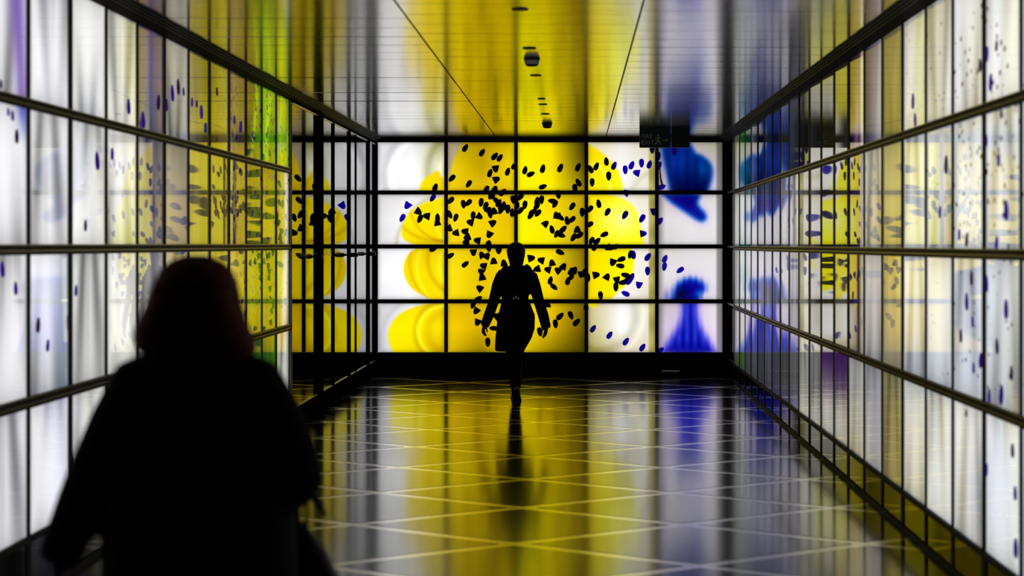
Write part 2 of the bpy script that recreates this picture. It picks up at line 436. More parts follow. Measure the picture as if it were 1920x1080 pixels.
def art(x, y, r, c):
    """sRGB of the printed glass of pane row r, column c"""
    (x0, x1), (y0, y1) = COLS[c], ROWS[r]
    u, v = (x - x0) / (x1 - x0), (y - y0) / (y1 - y0)
    white = bil(WT.get((r, c), [[(225, 215, 180)]*3]*3), u, v)
    if c == 0:   # pale swirls in the white glass
        if r == 0:
            white -= 26 * arc(x, y, 812, 330, 92, 7)[..., None]
            white -= np.array([45, 45, 70]) * arc(x, y, 872, 318, 70, 9)[..., None]
            white += 22 * arc(x, y, 812, 330, 78, 6)[..., None]
            white += np.array([30, 30, 10]) * arc(x, y, 880, 325, 55, 6)[..., None]
        if r == 1:
            white -= np.array([25, 28, 45]) * arc(x, y, 850, 470, 108, 4)[..., None]
        if r == 3:
            white -= 15 * arc(x, y, 800, 640, 86, 6)[..., None]
    if c == 3 and r == 3:
        white -= np.array([28, 26, 34]) * arc(x, y, 1125, 590, 66, 8)[..., None]
        white += 14 * arc(x, y, 1125, 590, 82, 5)[..., None]
    if c == 3 and r == 0:
        white -= np.array([18, 18, 30]) * arc(x, y, 1240, 380, 60, 6)[..., None]
    if c == 3:
        e = smooth(x - 1216.5, 1.5)[..., None]
        white = white * (1 - e) + (np.array([176, 166, 92]) + 14*np.sin(y/9)[..., None]) * e
    if c == 4:
        e = smooth(x - 1343.5, 2.5)[..., None]
        white = white * (1 - 0.38*e)
        e = smooth(1243 - x, 6)[..., None]
        white = white * (1 - 0.22*e)
    out = white
    if (r, c) in YELLOW:
        sd = poly_sd(x, y, chaikin(YELLOW[(r, c)]) if c in (0, 3) or (r, c) == (0, 1) else YELLOW[(r, c)])
        ycol = bil(YT[(r, c)], u, v) * np.array([1.0, 1.035, 1.0])
        if c == 0:
            hi, lo = np.array([6, 20, 25]), np.array([22, 34, 0])
            if r == 1:
                ycol += hi * arc(x, y, 862, 420, 42, 4)[..., None]
                ycol -= lo * arc(x, y, 820, 360, 92, 4)[..., None]
                ycol -= lo * arc(x, y, 842, 380, 74, 3)[..., None]
            if r == 2:
                ycol += hi * arc(x, y, 880, 498, 56, 4)[..., None]
                ycol -= lo * arc(x, y, 868, 488, 66, 5)[..., None]
                ycol -= lo * arc(x, y, 850, 492, 82, 3)[..., None] * 0.8
                ycol += hi * arc(x, y, 868, 500, 86, 4)[..., None]
            if r == 3:
                ycol += hi * arc(x, y, 832, 622, 48, 4)[..., None] * 1.3
                ycol -= lo * arc(x, y, 836, 622, 58, 5)[..., None]
                ycol -= lo * arc(x, y, 838, 622, 36, 9)[..., None] * 0.7
        if c == 3:
            ycol += np.array([0, 14, 60]) * arc(x, y, 1100, 350, 44, 3)[..., None] * (r == 0)
        wd = 2.2 if c == 0 else 3.5
        if (r, c) == (0, 0): wd = 4
        a = smooth(sd, wd)[..., None]
        out = out * (1 - a) + ycol * a
    if c == 4:
        poly, wd = BLUE[r]
        n = 2.0*np.sin(x*0.55) + 1.5*np.sin(x*1.3 + y*0.3)
        sd = poly_sd(x, y, chaikin(poly)) + (0.6*n if r == 2 else 0.4*n if r == 3 else 0)
        a = smooth(sd, wd)[..., None]
        rim = np.exp(-(np.maximum(sd, 0) / (wd*1.1)) ** 2)[..., None]
        deep, edge = np.array([2, 0, 128.]), np.array([0, 70, 185.])
        if r == 0:
            t = np.clip((y - 300) / 60, 0, 1)[..., None]
            deep = np.array([0, 38, 140.]) * (1 - t) + np.array([0, 0, 70.]) * t
            deep = deep + np.array([0, 40, 45.]) * np.exp(-((x-1322)/14)**2 - ((y-318)/18)**2)[..., None]
            deep = deep + np.array([0, 14, 40.]) * np.exp(-((x-1272)/12)**2 - ((y-312)/22)**2)[..., None]
            deep = deep * (0.84 + 0.10*np.sin(x*0.35))[..., None]
            edge = np.array([0, 58, 150.])
        elif r == 1:
            deep = np.array([8, 0, 120.]) + 30 * np.clip((y-380)/30, 0, 1)[..., None] * np.array([0, .6, 1])
        elif r == 2:
            d2 = np.exp(-((x-1276)/18)**2 - ((y-552)/16)**2)[..., None]
            deep = np.array([0, 0, 150.]) * (1 - d2) + np.array([0, 0, 60.]) * d2
            d3 = np.exp(-((x-1312)/9)**2 - ((y-551)/7)**2)[..., None]
            deep = deep * (1-d3) + np.array([10, 80, 190.]) * d3
            edge = np.array([20, 80, 200.])
        else:
            s = (0.5 + 0.5*np.sin((x-1292) * 0.42))[..., None]
            deep = np.array([8, 8, 150.]) * s + np.array([30, 50, 205.]) * (1-s)
            t = np.clip((y-635)/26, 0, 1)[..., None]
            deep = deep * (1-t) + np.array([0, 0, 140.]) * t
            edge = np.array([60, 60, 215.])
        bcol = deep * (1 - rim) + edge * rim
        lil = np.exp(-(sd / (wd*1.6)) ** 2)[..., None] * 0.22
        out = out * (1 - lil) + np.array([170, 130, 235]) * lil
        out = out * (1 - a) + bcol * a
        if r == 2:
            p = np.exp(-((x-1250)/7)**2 - ((y-556)/13)**2)[..., None] * 0.7
            out = out * (1-p) + np.array([105, 95, 200]) * p
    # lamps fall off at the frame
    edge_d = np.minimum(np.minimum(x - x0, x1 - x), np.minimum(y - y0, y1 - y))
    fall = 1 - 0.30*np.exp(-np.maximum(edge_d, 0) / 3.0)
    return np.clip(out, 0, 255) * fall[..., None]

def grid_panel(name, P, U, V, depth_dir, depth, cols, m, parent, loc=(0, 0, 0), alpha=0.0, gain=1.0):
    """curved-free glass slab: front grid P(u,v), sides and back offset by depth_dir*depth"""
    nu, nv = U, V
    front = P.reshape(-1, 3)
    verts = [tuple(p) for p in front]
    faces = []
    for j in range(nv - 1):
        for i in range(nu - 1):
            a = j*nu + i
            faces.append((a, a+1, a+nu+1, a+nu))
    border = [i for i in range(nu)] + [j*nu + nu-1 for j in range(1, nv)] + \
             [(nv-1)*nu + i for i in range(nu-2, -1, -1)] + [j*nu for j in range(nv-2, 0, -1)]
    n0 = len(verts)
    dd = np.array(depth_dir) * depth
    k = len(border)
    for b in border: verts.append(tuple(front[b]))
    for b in border: verts.append(tuple(front[b] + dd))
    nf = len(faces)
    for i in range(k):
        j = (i+1) % k
        faces.append((n0+i, n0+k+i, n0+k+j, n0+j))
    faces.append(tuple(n0 + k + i for i in range(k-1, -1, -1)))
    me = bpy.data.meshes.new(name)
    me.from_pydata(verts, [], faces)
    me.polygons.foreach_set('use_smooth', [f < nf for f in range(len(faces))])
    if me.polygons[0].normal.dot(Vector(depth_dir)) > 0: me.flip_normals()
    attr = me.color_attributes.new('Print', 'FLOAT_COLOR', 'POINT')
    lin = np.zeros((len(verts), 4), np.float32)
    lin[:n0, :3] = s2l(cols.reshape(-1, 3)) * gain
    lin[:n0, 3] = alpha
    attr.data.foreach_set('color', lin.ravel())
    me.materials.append(m)
    return link(name, me, parent, loc)

# ------------------------------------------------------------------ FAR WALL
wf = structure('wall_far', (0, YF, 0))
def rel(o_loc, p): return (p[0]-o_loc[0], p[1]-o_loc[1], p[2]-o_loc[2])

MB().box(XL, XR, 0.06, 0.2, 0, ZC + 0.1).build('backing', M_BLACK, wf)
for r, (y0, y1) in enumerate(ROWS):
    for c, (x0, x1) in enumerate(COLS):
        nu, nv = 66, 50
        gx, gy = np.meshgrid(np.linspace(x0 - 3, x1 + 3, nu), np.linspace(y0 - 3, y1 + 3, nv))
        P = np.stack([fx(gx), np.zeros_like(gx), fz(gy)], -1)
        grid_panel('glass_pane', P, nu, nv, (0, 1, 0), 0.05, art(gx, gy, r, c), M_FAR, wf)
# frame: mullions between the panes, rails between the rows
for px in (706.3, 836.5, 967.5, 1099.5, 1231.5, 1358):
    hw = 3.4 / PPM if 720 < px < 1350 else (2.2 if px < 1000 else 3.6) / PPM
    m_ = MB()
    m_.box(fx(px) - hw, fx(px) - hw*0.25, -0.028, 0.02, 0.30, 2.95)
    m_.box(fx(px) + hw*0.25, fx(px) + hw, -0.028, 0.02, 0.30, 2.95)
    m_.box(fx(px) - hw*0.3, fx(px) + hw*0.3, -0.018, 0.02, 0.30, 2.95)
    m_.build('mullion', M_FARFRAME, wf)
for py in (361, 462.2, 565):
    MB().box(XL, XR, -0.030, 0.02, fz(py) - 0.026, fz(py) + 0.026).build('rail', M_FARFRAME, wf)
MB().box(XL, XR, -0.035, 0.02, fz(267), ZC).build('head_rail', M_FARFRAME, wf)
MB().box(XL, XR, -0.03, 0.06, 0.0, fz(660.5)).build('plinth', M_BLACK, wf)
MB().box(fx(1241), fx(1274), -0.036, -0.03, fz(697), fz(693.5)).build('plinth_strip', M_PALE, wf)  # pale bar built to stand for a reflection low on the plinth
MB().box(fx(722), fx(742), -0.034, -0.03, fz(696), fz(694.5)).build('plinth_strip', M_FRAME, wf)

LEAVES = """872.4 277.6 e 57;903.9 286.4 e 55;927.5 293.3 e 50;937.2 296.1 e 55;929.3 316.5 t -85;918.7 324.8 e 70;952 322 e 70;930.7 336.4 t 25;964.5 311 e 50;847.4 334 e 225;878.9 344.7 e 235;911.5 355 e 235;928 355 t 75;942.5 361 e 45
984.4 319.3 e 75;995 326.7 e 25;1017.7 316.5 e 75;1050.6 315.1 e 65;1083.9 313.7 e 65;1084.8 342.4 e 120;1078 353 e -85;1017.7 350.3 e 20;1046.5 364.5 e -80
1107.4 317.4 e 115;1118 312.3 e 65;1137 303 e 95;1151.4 311 e 65;1141.2 330 e -90;1110.2 342 e -90;1172.2 318.3 e -88;1184.3 310 e 65;1193.5 323.9 t 165;1202.8 305.8 e -90;1217.6 308.6 e 70;1222.7 280 e -90;1174 361 t 150
845 375.7 e 225;868.7 382.7 e -85;878.4 380 e 225;902 379.4 e 260;910.4 386 e 245;916 394 t 60;926 396 t 100;918.7 401 e -80;920.5 368 t -120;930 375.5 e 135;935 381 e 60;940 388 e 60;945 386 e 90;939.5 394 e 240;952 392 e -95;961.5 374 e -80;960.5 399 e 90;842.5 402 e -60;854.4 408 e 250;887 404.4 e -95;899 406 t -35;881.7 416.8 t 165;924 418 t 30;917.6 440 t -115;841 428.5 t 200;854.6 436.8 t 190;871.8 434 t 170;876 445 t 200;874 454.5 t 180;895 451 t 170;916 457.5 t 80
975 369.5 e 225;984 384 e -100;969.5 384 e 90;975.5 395 e 230;1015.4 374.4 e -95;1007 377.5 e 80;1006 387 e -120;995 403.5 e 235;999 397 e 200;1008.5 399.5 e 230;1036 377 e 170;1040.5 382.5 e 240;1072.8 386.9 e 235;1043 403.5 t 100;1047 406 t 200;1051 408 e -40;1063.5 413.7 e 100;1072.8 411.5 e 225;1023 419.5 t 43;1035 430.4 e 105;1056 430 e 45;1044 438.5 e 240;1052 441 e -20;1082.5 430.5 t 90;1075.5 445 e 235;1086.5 441 e 220;1091.5 398 e -90
1106 392 e 230;1122.7 382 e 100;1139 397.5 e 240;1171.8 403 e 240;1204 409.5 e 240;1206 438 t 5;1105.5 421 e 215;1133 439.6 e 205;1109 451.5 e 240;1119.5 452.5 e 45;1226 397 t -90;1140 464.5 t 200;1147 463.5 e 20;1153 463 e 200;1113.5 464 t -90
1234 292.5 e -90;1235 311 e 60;1240 351 e 20;1264 284 e -90;1237 415 e 50
816 352 e 70;811.4 371 e 235;764 385.5 t -125;784.5 397 t -35;787.3 410 e 245;800 405 t 170;754.4 408.5 e 240;820.5 408.5 e 90;820 417.5 t 100;812.8 466.5 e 30
844.5 479.5 e 30;872.4 495.6 e 40;887.7 473.5 t -88;903.5 478 t 120;913 480 t 55;916 465 e -80;935 470 t -90;925.6 489.5 t 95;944.6 493 t 100;906.5 498.5 t 165;902 509 t 140;904 519.5 t 100;899.3 540.5 t 140;896.7 560.5 e 30;887 571 e 250;893 583 t -125;895.5 604.5 t -110;925.5 615.5 e 175;914.5 641.5 e -90
996 484 t 10;1014.5 488 t 165;1007 504.5 t 195;1035 493 t 100;1027 505.5 t 165;1046 507 t 140;1056.5 499.5 t 60;1050 473 e -25;1032 526 e 75;1038.5 538 e -40;1071 510 t 215;1077 506.5 t 60;1072 517 e -100;1065 526.7 e 70;1089.5 514.5 t -90;1096 512 e 90;1102 520 e 90
1149 492 t -110;1165 486 e 200;1163 498.4 e 170;1182 477 e 250;1188 478 e 90;1214.7 482 e 55;1214 508 e -90;1117.6 515.5 t 10;1138 519 t 60;1156.5 525 t -80;1154.6 538 e -90;1173 516 e 165;1184 520 e 60;1180 527 e 45;1168 529.5 e 190;1174 526.5 e 210;1198 534.5 t -100;1173 550.5 e 155;1126 554 e -85
1112 616.5 e 55;1143 628.5 e 55;1173.6 640.6 e 55;1204.6 651.7 e 55;1041.3 607 e -85;1050 593.3 e 45;1070 591 e -70;1081 604.5 e 45;1012 622 e -80;1025 571 e -30;1099 576 e 90
1246.7 485.5 e 65;1245.7 499.8 e -100;1275.4 506.3 e 215;1238 657 e 35"""

# outlines in units of one leaf length, narrow / rounded end towards +x
SEED = [(0.5, 0.06), (0.36, 0.19), (0.14, 0.27), (-0.14, 0.29), (-0.34, 0.24), (-0.48, 0.10),
        (-0.46, -0.14), (-0.30, -0.25), (-0.06, -0.28), (0.20, -0.24), (0.40, -0.14), (0.5, -0.05)]
FAN = [(0.46, 0.0), (0.42, 0.13), (0.28, 0.26), (0.02, 0.36), (-0.30, 0.45), (-0.40, 0.46), (-0.40, 0.15), (-0.39, -0.15),
       (-0.38, -0.46), (-0.30, -0.45), (0.02, -0.36), (0.28, -0.26), (0.42, -0.13)]
def far_color(px, py):
    c = min(range(5), key=lambda i: max(COLS[i][0]-px, px-COLS[i][1], 0))
    r = min(range(4), key=lambda i: max(ROWS[i][0]-py, py-ROWS[i][1], 0))
    x = np.array([min(max(px, COLS[c][0]+4), COLS[c][1]-4)]); y = np.array([min(max(py, ROWS[r][0]+4), ROWS[r][1]-4)])
    return art(x, y, r, c)[0]

def leaf(parent, pts3, offs, cols, name='leaf', m=None):
    """thin glass petal: front outline + centre, with a rim going back by offs"""
    k = len(pts3)
    cen = np.mean(pts3, 0)
    v = [tuple(cen)] + [tuple(p) for p in pts3] + [tuple(np.array(p) + offs) for p in pts3]
    f = [(0, 1+i, 1+(i+1) % k) for i in range(k)] + [(1+i, 1+k+i, 1+k+(i+1) % k, 1+(i+1) % k) for i in range(k)]
    me = bpy.data.meshes.new(name)
    me.from_pydata(v, [], f)
    at = me.color_attributes.new('Print', 'FLOAT_COLOR', 'POINT')
    lin = np.zeros((len(v), 4), np.float32)
    lin[:, :3] = s2l(np.array([np.mean(cols, 0)] + cols + cols))
    at.data.foreach_set('color', lin.ravel())
    me.materials.append(m or M_LEAF)
    return link(name, me, parent)

def blue_filter(c):
    b = c[2] / 255.0
    return [22*b, 0, 170*b + 6]

for i, row in enumerate(LEAVES.replace('\n', ';').split(';')):
    px, py, kind, ang = row.split()
    px, py, a = float(px), float(py), math.radians(float(ang))
    shp, L = (SEED, 17.0) if kind == 'e' else (FAN, 15.5)
    L *= random.uniform(0.96, 1.06)
    pts, cols = [], []
    for p, q in shp:
        X = px + L*(p*math.cos(a) - q*math.sin(a)); Y = py - L*(p*math.sin(a) + q*math.cos(a))
        pts.append((fx(X), -0.004 - 0.00004*(i % 40), fz(Y)))
        cols.append(blue_filter(far_color(X, Y)))
    leaf(wf, pts, np.array([0, 0.004, 0]), cols)
# the thin stem by the blue plume
MB().tube([(fx(1237), -0.008, fz(314)), (fx(1238.5), -0.008, fz(334)), (fx(1242), -0.008, fz(348))], [0.006, 0.009, 0.012], 6).build('leaf_stem', M_BLACK, wf)

# ------------------------------------------------------------------ SIDE WALLS
PITCH_L, PITCH_R = 0.872, 0.877
END_L, END_R = 20.14, 27.2
NL, NR = 16, 24
ZL = [(2.325, 2.925), (1.650, 2.275), (0.945, 1.600), (0.300, 0.890)]
ZR = [(2.300, 2.925), (1.630, 2.250), (0.925, 1.580), (0.235, 0.875)]
W = (250, 250, 250)
def tabs(*rows): return list(rows)
# base colours of each column by row: [(left colour, right colour)] in the direction from far to near
LEFT = {
 0: [((150, 190, 40), (96, 160, 10)), ((215, 215, 170), (140, 165, 30)), ((235, 235, 225), (180, 200, 60)), ((245, 245, 240), (215, 220, 190))],
 1: [((80, 140, 15), (110, 185, 15)), ((120, 140, 15), (130, 140, 20)), ((135, 165, 25), (130, 160, 25)), ((70, 125, 30), (60, 110, 30))],
 2: [((70, 130, 5), (38, 62, 14)), ((125, 140, 20), (110, 125, 20)), ((120, 150, 25), (140, 160, 30)), ((60, 110, 35), (60, 110, 35))],
 3: [((70, 75, 25), (165, 160, 130)), ((120, 115, 20), (160, 150, 110)), ((170, 160, 50), (200, 190, 110)), ((150, 150, 90), (150, 150, 100))],
 4: [((170, 150, 80), (110, 95, 30)), ((120, 110, 50), (130, 120, 70)), ((140, 130, 80), (140, 130, 80)), ((150, 150, 120), (150, 150, 120))],
 5: [((95, 88, 45), (165, 158, 140)), ((120, 112, 60), (160, 150, 110)), ((170, 165, 130), (170, 165, 130)), ((190, 190, 180), (190, 190, 180))],
 6: [((170, 175, 185), (190, 188, 175)), ((110, 105, 130), (180, 172, 150)), ((170, 168, 180), (200, 195, 180)), ((205, 205, 200), (205, 205, 200))],
 7: [((110, 100, 125), (70, 60, 85)), ((120, 115, 135), (150, 145, 140)), ((150, 150, 165), (190, 188, 180)), ((210, 210, 210), (210, 210, 210))],
 8: [((228, 224, 205), (236, 236, 232)), ((224, 220, 205), (226, 226, 226)), ((222, 220, 214), (226, 226, 220)), ((220, 220, 220),)*2],
 9: [((236, 236, 232), (228, 228, 222)), ((232, 232, 230), (230, 230, 228)), ((226, 226, 224), (228, 228, 228)), ((224, 224, 222),)*2],
 10: [((236, 236, 238), (232, 232, 232)), ((238, 238, 240), (236, 236, 236)), ((226, 226, 236), (232, 232, 240)), ((226, 226, 236), (230, 230, 234))],
 11: [((236, 236, 244), (236, 236, 236)), ((238, 238, 242), (236, 236, 240)), ((236, 236, 238), (226, 226, 230)), ((228, 228, 236), (230, 230, 232))],
}
RIGHT = {
 0: [((150, 160, 120), (170, 180, 140)), ((200, 205, 190), (200, 210, 190)), ((200, 205, 195), (200, 210, 200)), ((130, 135, 125), (140, 150, 130))],
 1: [((60, 120, 50), (30, 110, 70)), ((190, 205, 190), (180, 200, 190)), ((190, 205, 195), (150, 190, 180)), ((70, 150, 40), (130, 150, 130))],
 2: [((15, 85, 60), (10, 70, 60)), ((90, 130, 130), (170, 180, 190)), ((190, 195, 200),)*2, ((120, 125, 130),)*2],
 3: [((140, 140, 160), (60, 60, 90)), ((150, 150, 175), (180, 180, 195)), ((190, 190, 205),)*2, ((130, 130, 145),)*2],
 4: [((14, 18, 50), (18, 22, 60)), ((60, 60, 90), (110, 110, 140)), ((180, 180, 200),)*2, ((100, 100, 120),)*2],
 5: [((70, 75, 110), (35, 38, 75)), ((120, 120, 150), (70, 70, 105)), ((190, 190, 208),)*2, ((130, 130, 150),)*2],
 6: [((28, 32, 66), (40, 44, 82)), ((80, 80, 115), (100, 100, 130)), ((150, 150, 180),)*2, ((100, 100, 120),)*2],
 7: [((70, 70, 78), (60, 62, 70)), ((160, 158, 165),)*2, ((180, 178, 188),)*2, ((120, 120, 124),)*2],
 8: [((80, 90, 110), (55, 62, 82)), ((190, 188, 195),)*2, ((190, 188, 196),)*2, ((140, 140, 144),)*2],
 9: [((40, 40, 40), (28, 30, 30)), ((120, 118, 110),)*2, ((170, 168, 160),)*2, ((180, 180, 172),)*2],
 10: [((60, 58, 60), (30, 32, 32)), ((120, 118, 118), (70, 68, 68)), ((120, 118, 116), (60, 58, 58)), ((150, 148, 148),)*2],
 11: [((46, 42, 20),)*2, ((50, 46, 20),)*2, ((60, 56, 30),)*2, ((170, 165, 160),)*2],
 12: [((60, 56, 50),)*2, ((70, 66, 50),)*2, ((90, 86, 80),)*2, ((160, 155, 150),)*2],
 13: [((24, 12, 34), (96, 62, 110)), ((50, 28, 66), (70, 44, 90)), ((60, 36, 90), (80, 70, 90)), ((200, 200, 198),)*2],
 14: [((70, 68, 90), (205, 200, 220)), ((230, 226, 214),)*2, ((228, 226, 230),)*2, ((190, 190, 200),)*2],
 15: [((130, 122, 74), (160, 152, 104)), ((175, 168, 130),)*2, ((180, 172, 140),)*2, ((170, 160, 110), (190, 180, 130))],
 16: [((215, 210, 220), (205, 200, 170)), ((222, 220, 216),)*2, ((222, 220, 224),)*2, ((216, 214, 206),)*2],
 17: [((205, 202, 186), (236, 235, 236)), ((226, 224, 216),)*2, ((226, 226, 226),)*2, ((226, 226, 224),)*2],
 18: [((238, 236, 240), (226, 224, 214)), ((232, 232, 226),)*2, ((228, 228, 232),)*2, ((234, 233, 232),)*2],
 19: [((240, 240, 244), (232, 230, 218)), ((240, 240, 240), (230, 230, 220)), ((234, 234, 236), (226, 222, 206)), ((236, 236, 238), (228, 228, 226))],
}
SPECK_L = {0: .35, 1: .5, 2: .55, 3: .75, 4: .35}
SPECK_R = {5: .3, 6: .2, 7: .3, 16: .14, 17: .2, 18: .30, 19: .32, 20: .32, 21: .3}

def side_print(side, i, r, u, v):
    """u: 0 at the far edge, 1 at the near edge; v: 0 bottom, 1 top. sRGB."""
    tab = (LEFT if side == 'left' else RIGHT)
    keys = max(tab)
    a = tab[min(i, keys)][r] if i in tab else (((232, 232, 234), (228, 228, 230)),)*4
    if i not in tab: a = a[r]
    c0, c1 = np.array(a[0], float), np.array(a[1], float)
    t = (u*u*(3-2*u))[..., None]
    out = c0*(1-t) + c1*t
    if side == 'right' and i >= 16: out = out * np.array([0.975, 1.0, 1.03])
    ph = (i*2.399 + r*1.7 + (0 if side == 'left' else 3.1)) % 6.28
    # veil-like folds in the glass
    lum = out.mean()
    amp = (0.52 if side == 'left' else 0.40) if lum > 150 else 0.25
    wdt = 0.55 + 0.6*v if r < 1 else 0.6 + 0.55*(1 - v)
    q = (u - 0.5 - 0.12*math.sin(ph)) / wdt
    f1 = np.exp(-((q - 0.26) / 0.15)**2) + 0.9*np.exp(-((q + 0.30) / 0.17)**2) + \
         0.30*np.exp(-((q - 0.02) / 0.06)**2) * (0.5 + 0.5*np.sin(3*v + ph))
    out = out * (1 - amp*np.clip(f1, 0, 1) * (0.55 + 0.45*np.sin(2.2*v + ph)))[..., None]
    if side == 'left' and i == 11 and r < 2:     # lilac plume on the nearest glass
        vv = v if r == 0 else v - 1.0
        p = np.exp(-((u - (0.09 + 0.17*vv)) / (0.13 + 0.10*np.clip(vv, 0, 1)))**2) * np.clip((vv + 0.28) / 0.25, 0, 1)
        tint = np.array([112, 82, 168]) if r == 0 else np.array([70, 80, 190])
        out = out*(1 - p[..., None]*0.9) + tint*p[..., None]*0.9
    if side == 'left' and i == 7 and r < 3:      # violet band
        cx = 0.60 if r == 0 else (0.66 - 0.35*(1-v)) if r == 1 else 0.2
        p = np.exp(-((u - cx) / (0.22 if r == 0 else 0.10))**2) * (1.0 if r == 0 else 0.9 if r == 1 else 0.0)
        if r == 1: p = p * np.clip((v - 0.22) / 0.1, 0, 1)
        t2 = np.clip(v, 0, 1)[..., None]
        tint = np.array([102, 72, 136])*t2 + np.array([70, 90, 140])*(1-t2) if r == 0 else np.array([60, 56, 104])
        out = out*(1-p[..., None]) + tint*p[..., None]
    if side == 'left' and i in (0, 1, 2) and r == 0:   # bright green ridge
        p = np.exp(-((u - (0.5 + 0.2*np.sin(3*v + i))) / 0.12)**2)[..., None] * 0.55
        out = out*(1-p) + np.array([190, 235, 30])*p
    if side == 'left' and i == 0 and r > 0:
        p = np.exp(-((u - 0.16 - 0.25*(1-v)*(r > 1)) / 0.18)**2)[..., None]*0.9
        out = out*(1-p) + np.array([255, 255, 250])*p
    if side == 'right' and i == 13:              # white edge of the violet glass
        p = (np.clip((u - 0.72) / 0.08, 0, 1) * np.clip((1.02 - u) / 0.05, 0, 1))[..., None] * (0.9 if r < 2 else 0.75)
        out = out*(1-p) + np.array([236, 232, 218])*p
        if r == 0:
            p = np.exp(-((u - 0.5) / 0.16)**2)[..., None] * np.clip(1 - v, 0, 1)[..., None]
            out = out*(1-p) + np.array([150, 95, 150])*p
    if side == 'right' and i in (1, 2) and r in (1, 2):
        p = np.exp(-((v - (0.05 if r == 1 else 0.55)) / 0.16)**2)[..., None] * 0.8
        out = out*(1-p) + np.array([0, 105, 100])*p
    if side == 'right' and i in (11, 12) and r == 3:
        p = np.clip((v - 0.35) / 0.5, 0, 1)[..., None] * 0.85
        out = out*(1-p) + np.array([70, 30, 100])*p
    if side == 'right' and i == 15 and r == 0:   # grey cone
        p = smooth(0.30*(v - 0.35)/0.65 - np.abs(u - 0.45), 0.08)[..., None] * (v > 0.3)[..., None] * 0.7
        out = out*(1-p) + np.array([126, 120, 92])*p
    if side == 'left' and i == 10 and r == 2:   # blue-grey veil behind the painted reflection ticks
        p = np.exp(-((u - 0.14) / 0.17)**2)[..., None] * 0.75
        out = out*(1-p) + np.array([112, 128, 142])*p
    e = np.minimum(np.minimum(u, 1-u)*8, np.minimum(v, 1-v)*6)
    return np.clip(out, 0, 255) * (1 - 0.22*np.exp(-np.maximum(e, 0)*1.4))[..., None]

def side_wall(side, X, sgn, end, pitch, n, zs, speck, parent):
    """sgn: +1 when the passage lies towards +x of the wall"""
    for i in range(n):
        ya, yb = end - pitch*i, end - pitch*(i+1)
        for r, (z0, z1) in enumerate(zs):
            nu, nv = 34, 26
            gu, gv = np.meshgrid(np.linspace(0, 1, nu), np.linspace(0, 1, nv))
            yy = ya - 0.02 + (yb - ya + 0.04)*gu
            tilt = rng.uniform(-0.004, 0.004)
            bow = rng.uniform(-0.0016, 0.0016)
            xx = X + sgn*(tilt*(yy - (ya+yb)/2) + bow*(1 - (2*gu - 1)**2) - 0.0012)
            P = np.stack([xx - X, yy, z0 - 0.012 + (z1 - z0 + 0.024)*gv], -1)
            cols = side_print(side, i, r, gu, gv)
            al = speck.get(i, 0.0) * (1.0 if r < 2 else 0.8 if r == 2 else 0.25)
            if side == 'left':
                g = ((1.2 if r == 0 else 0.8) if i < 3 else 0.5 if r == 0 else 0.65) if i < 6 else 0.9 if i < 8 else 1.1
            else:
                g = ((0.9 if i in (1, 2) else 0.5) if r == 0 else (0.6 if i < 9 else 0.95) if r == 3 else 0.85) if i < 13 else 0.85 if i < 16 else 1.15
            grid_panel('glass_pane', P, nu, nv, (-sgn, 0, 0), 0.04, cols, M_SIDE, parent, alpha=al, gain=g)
    for i in range(n + 1):
        y = end - pitch*i
        hw = 0.050 if i % 3 == 1 else 0.036
        MB().box(min(0, sgn*0.004) - 0.0 if sgn > 0 else -0.004, sgn*0.004 if sgn > 0 else 0.0, y - hw, y + hw, zs[3][0], 2.93)\
            .box(min(-sgn*0.03, 0), max(-sgn*0.03, 0), y - 0.019, y + 0.019, zs[3][0], 2.93).build('mullion', M_FRAME, parent)
    y1, y0 = end, end - pitch*n
    for r in range(3):
        zt, zb = zs[r][0], zs[r+1][1]
        xa, xb = sorted((-sgn*0.02, sgn*0.014))
        h = (zt - zb)
        MB().box(xa, xb, y0, y1, zb, zb + h*0.38).build('rail', M_RAIL, parent)
        MB().box(xa, xb, y0, y1, zt - h*0.38, zt).build('rail', M_RAIL, parent)
        xa, xb = sorted((-sgn*0.02, sgn*0.004))
        MB().box(xa, xb, y0, y1, zb + h*0.3, zt - h*0.3).build('rail_groove', M_FRAME, parent)
    xa, xb = sorted((-sgn*0.02, sgn*0.016))
    MB().box(xa, xb, y0, y1, zs[3][0] - 0.03, zs[3][0]).build('sill_rail', M_FRAME, parent)
    for r in range(3):
        zt, zb = zs[r][0], zs[r+1][1]
        xa, xb = sorted((sgn*0.010, sgn*0.0155))
        for zl in (zb + (zt-zb)*0.36, zt - (zt-zb)*0.08):
            MB().box(xa, xb, y0, y1, zl, zl + 0.004).build('glint_lip', M_LIP, parent)  # thin bright strips added so the rail edges show glints

wl = structure('wall_left', (XL, 0, 0))
wr = structure('wall_right', (XR, 0, 0))
side_wall('left', XL, +1, END_L, PITCH_L, NL, ZL, SPECK_L, wl)
side_wall('right', XR, -1, END_R, PITCH_R, NR, ZR, SPECK_R, wr)
# dark body behind the light boxes and nearer than them
MB().box(-0.3, -0.05, -4, END_L, 0, 3.1).build('backing', M_BLACK, wl)
MB().box(0.05, 0.3, -4, YF + 0.2, 0, 3.1).build('backing', M_BLACK, wr)
YN_L, YN_R = END_L - PITCH_L*NL, END_R - PITCH_R*NR
MB().box(-0.05, 0.0, -4, YN_L - 0.04, 0, 2.95).build('end_panel', M_BLACK, wl)
MB().box(0.0, 0.05, -4, YN_R - 0.04, 0, 2.95).build('end_panel', M_BLACK, wr)
MB().box(-0.05, 0.012, END_L + 0.001, END_L + 0.02, 0.27, 2.93).build('end_trim', M_PALE, wl)
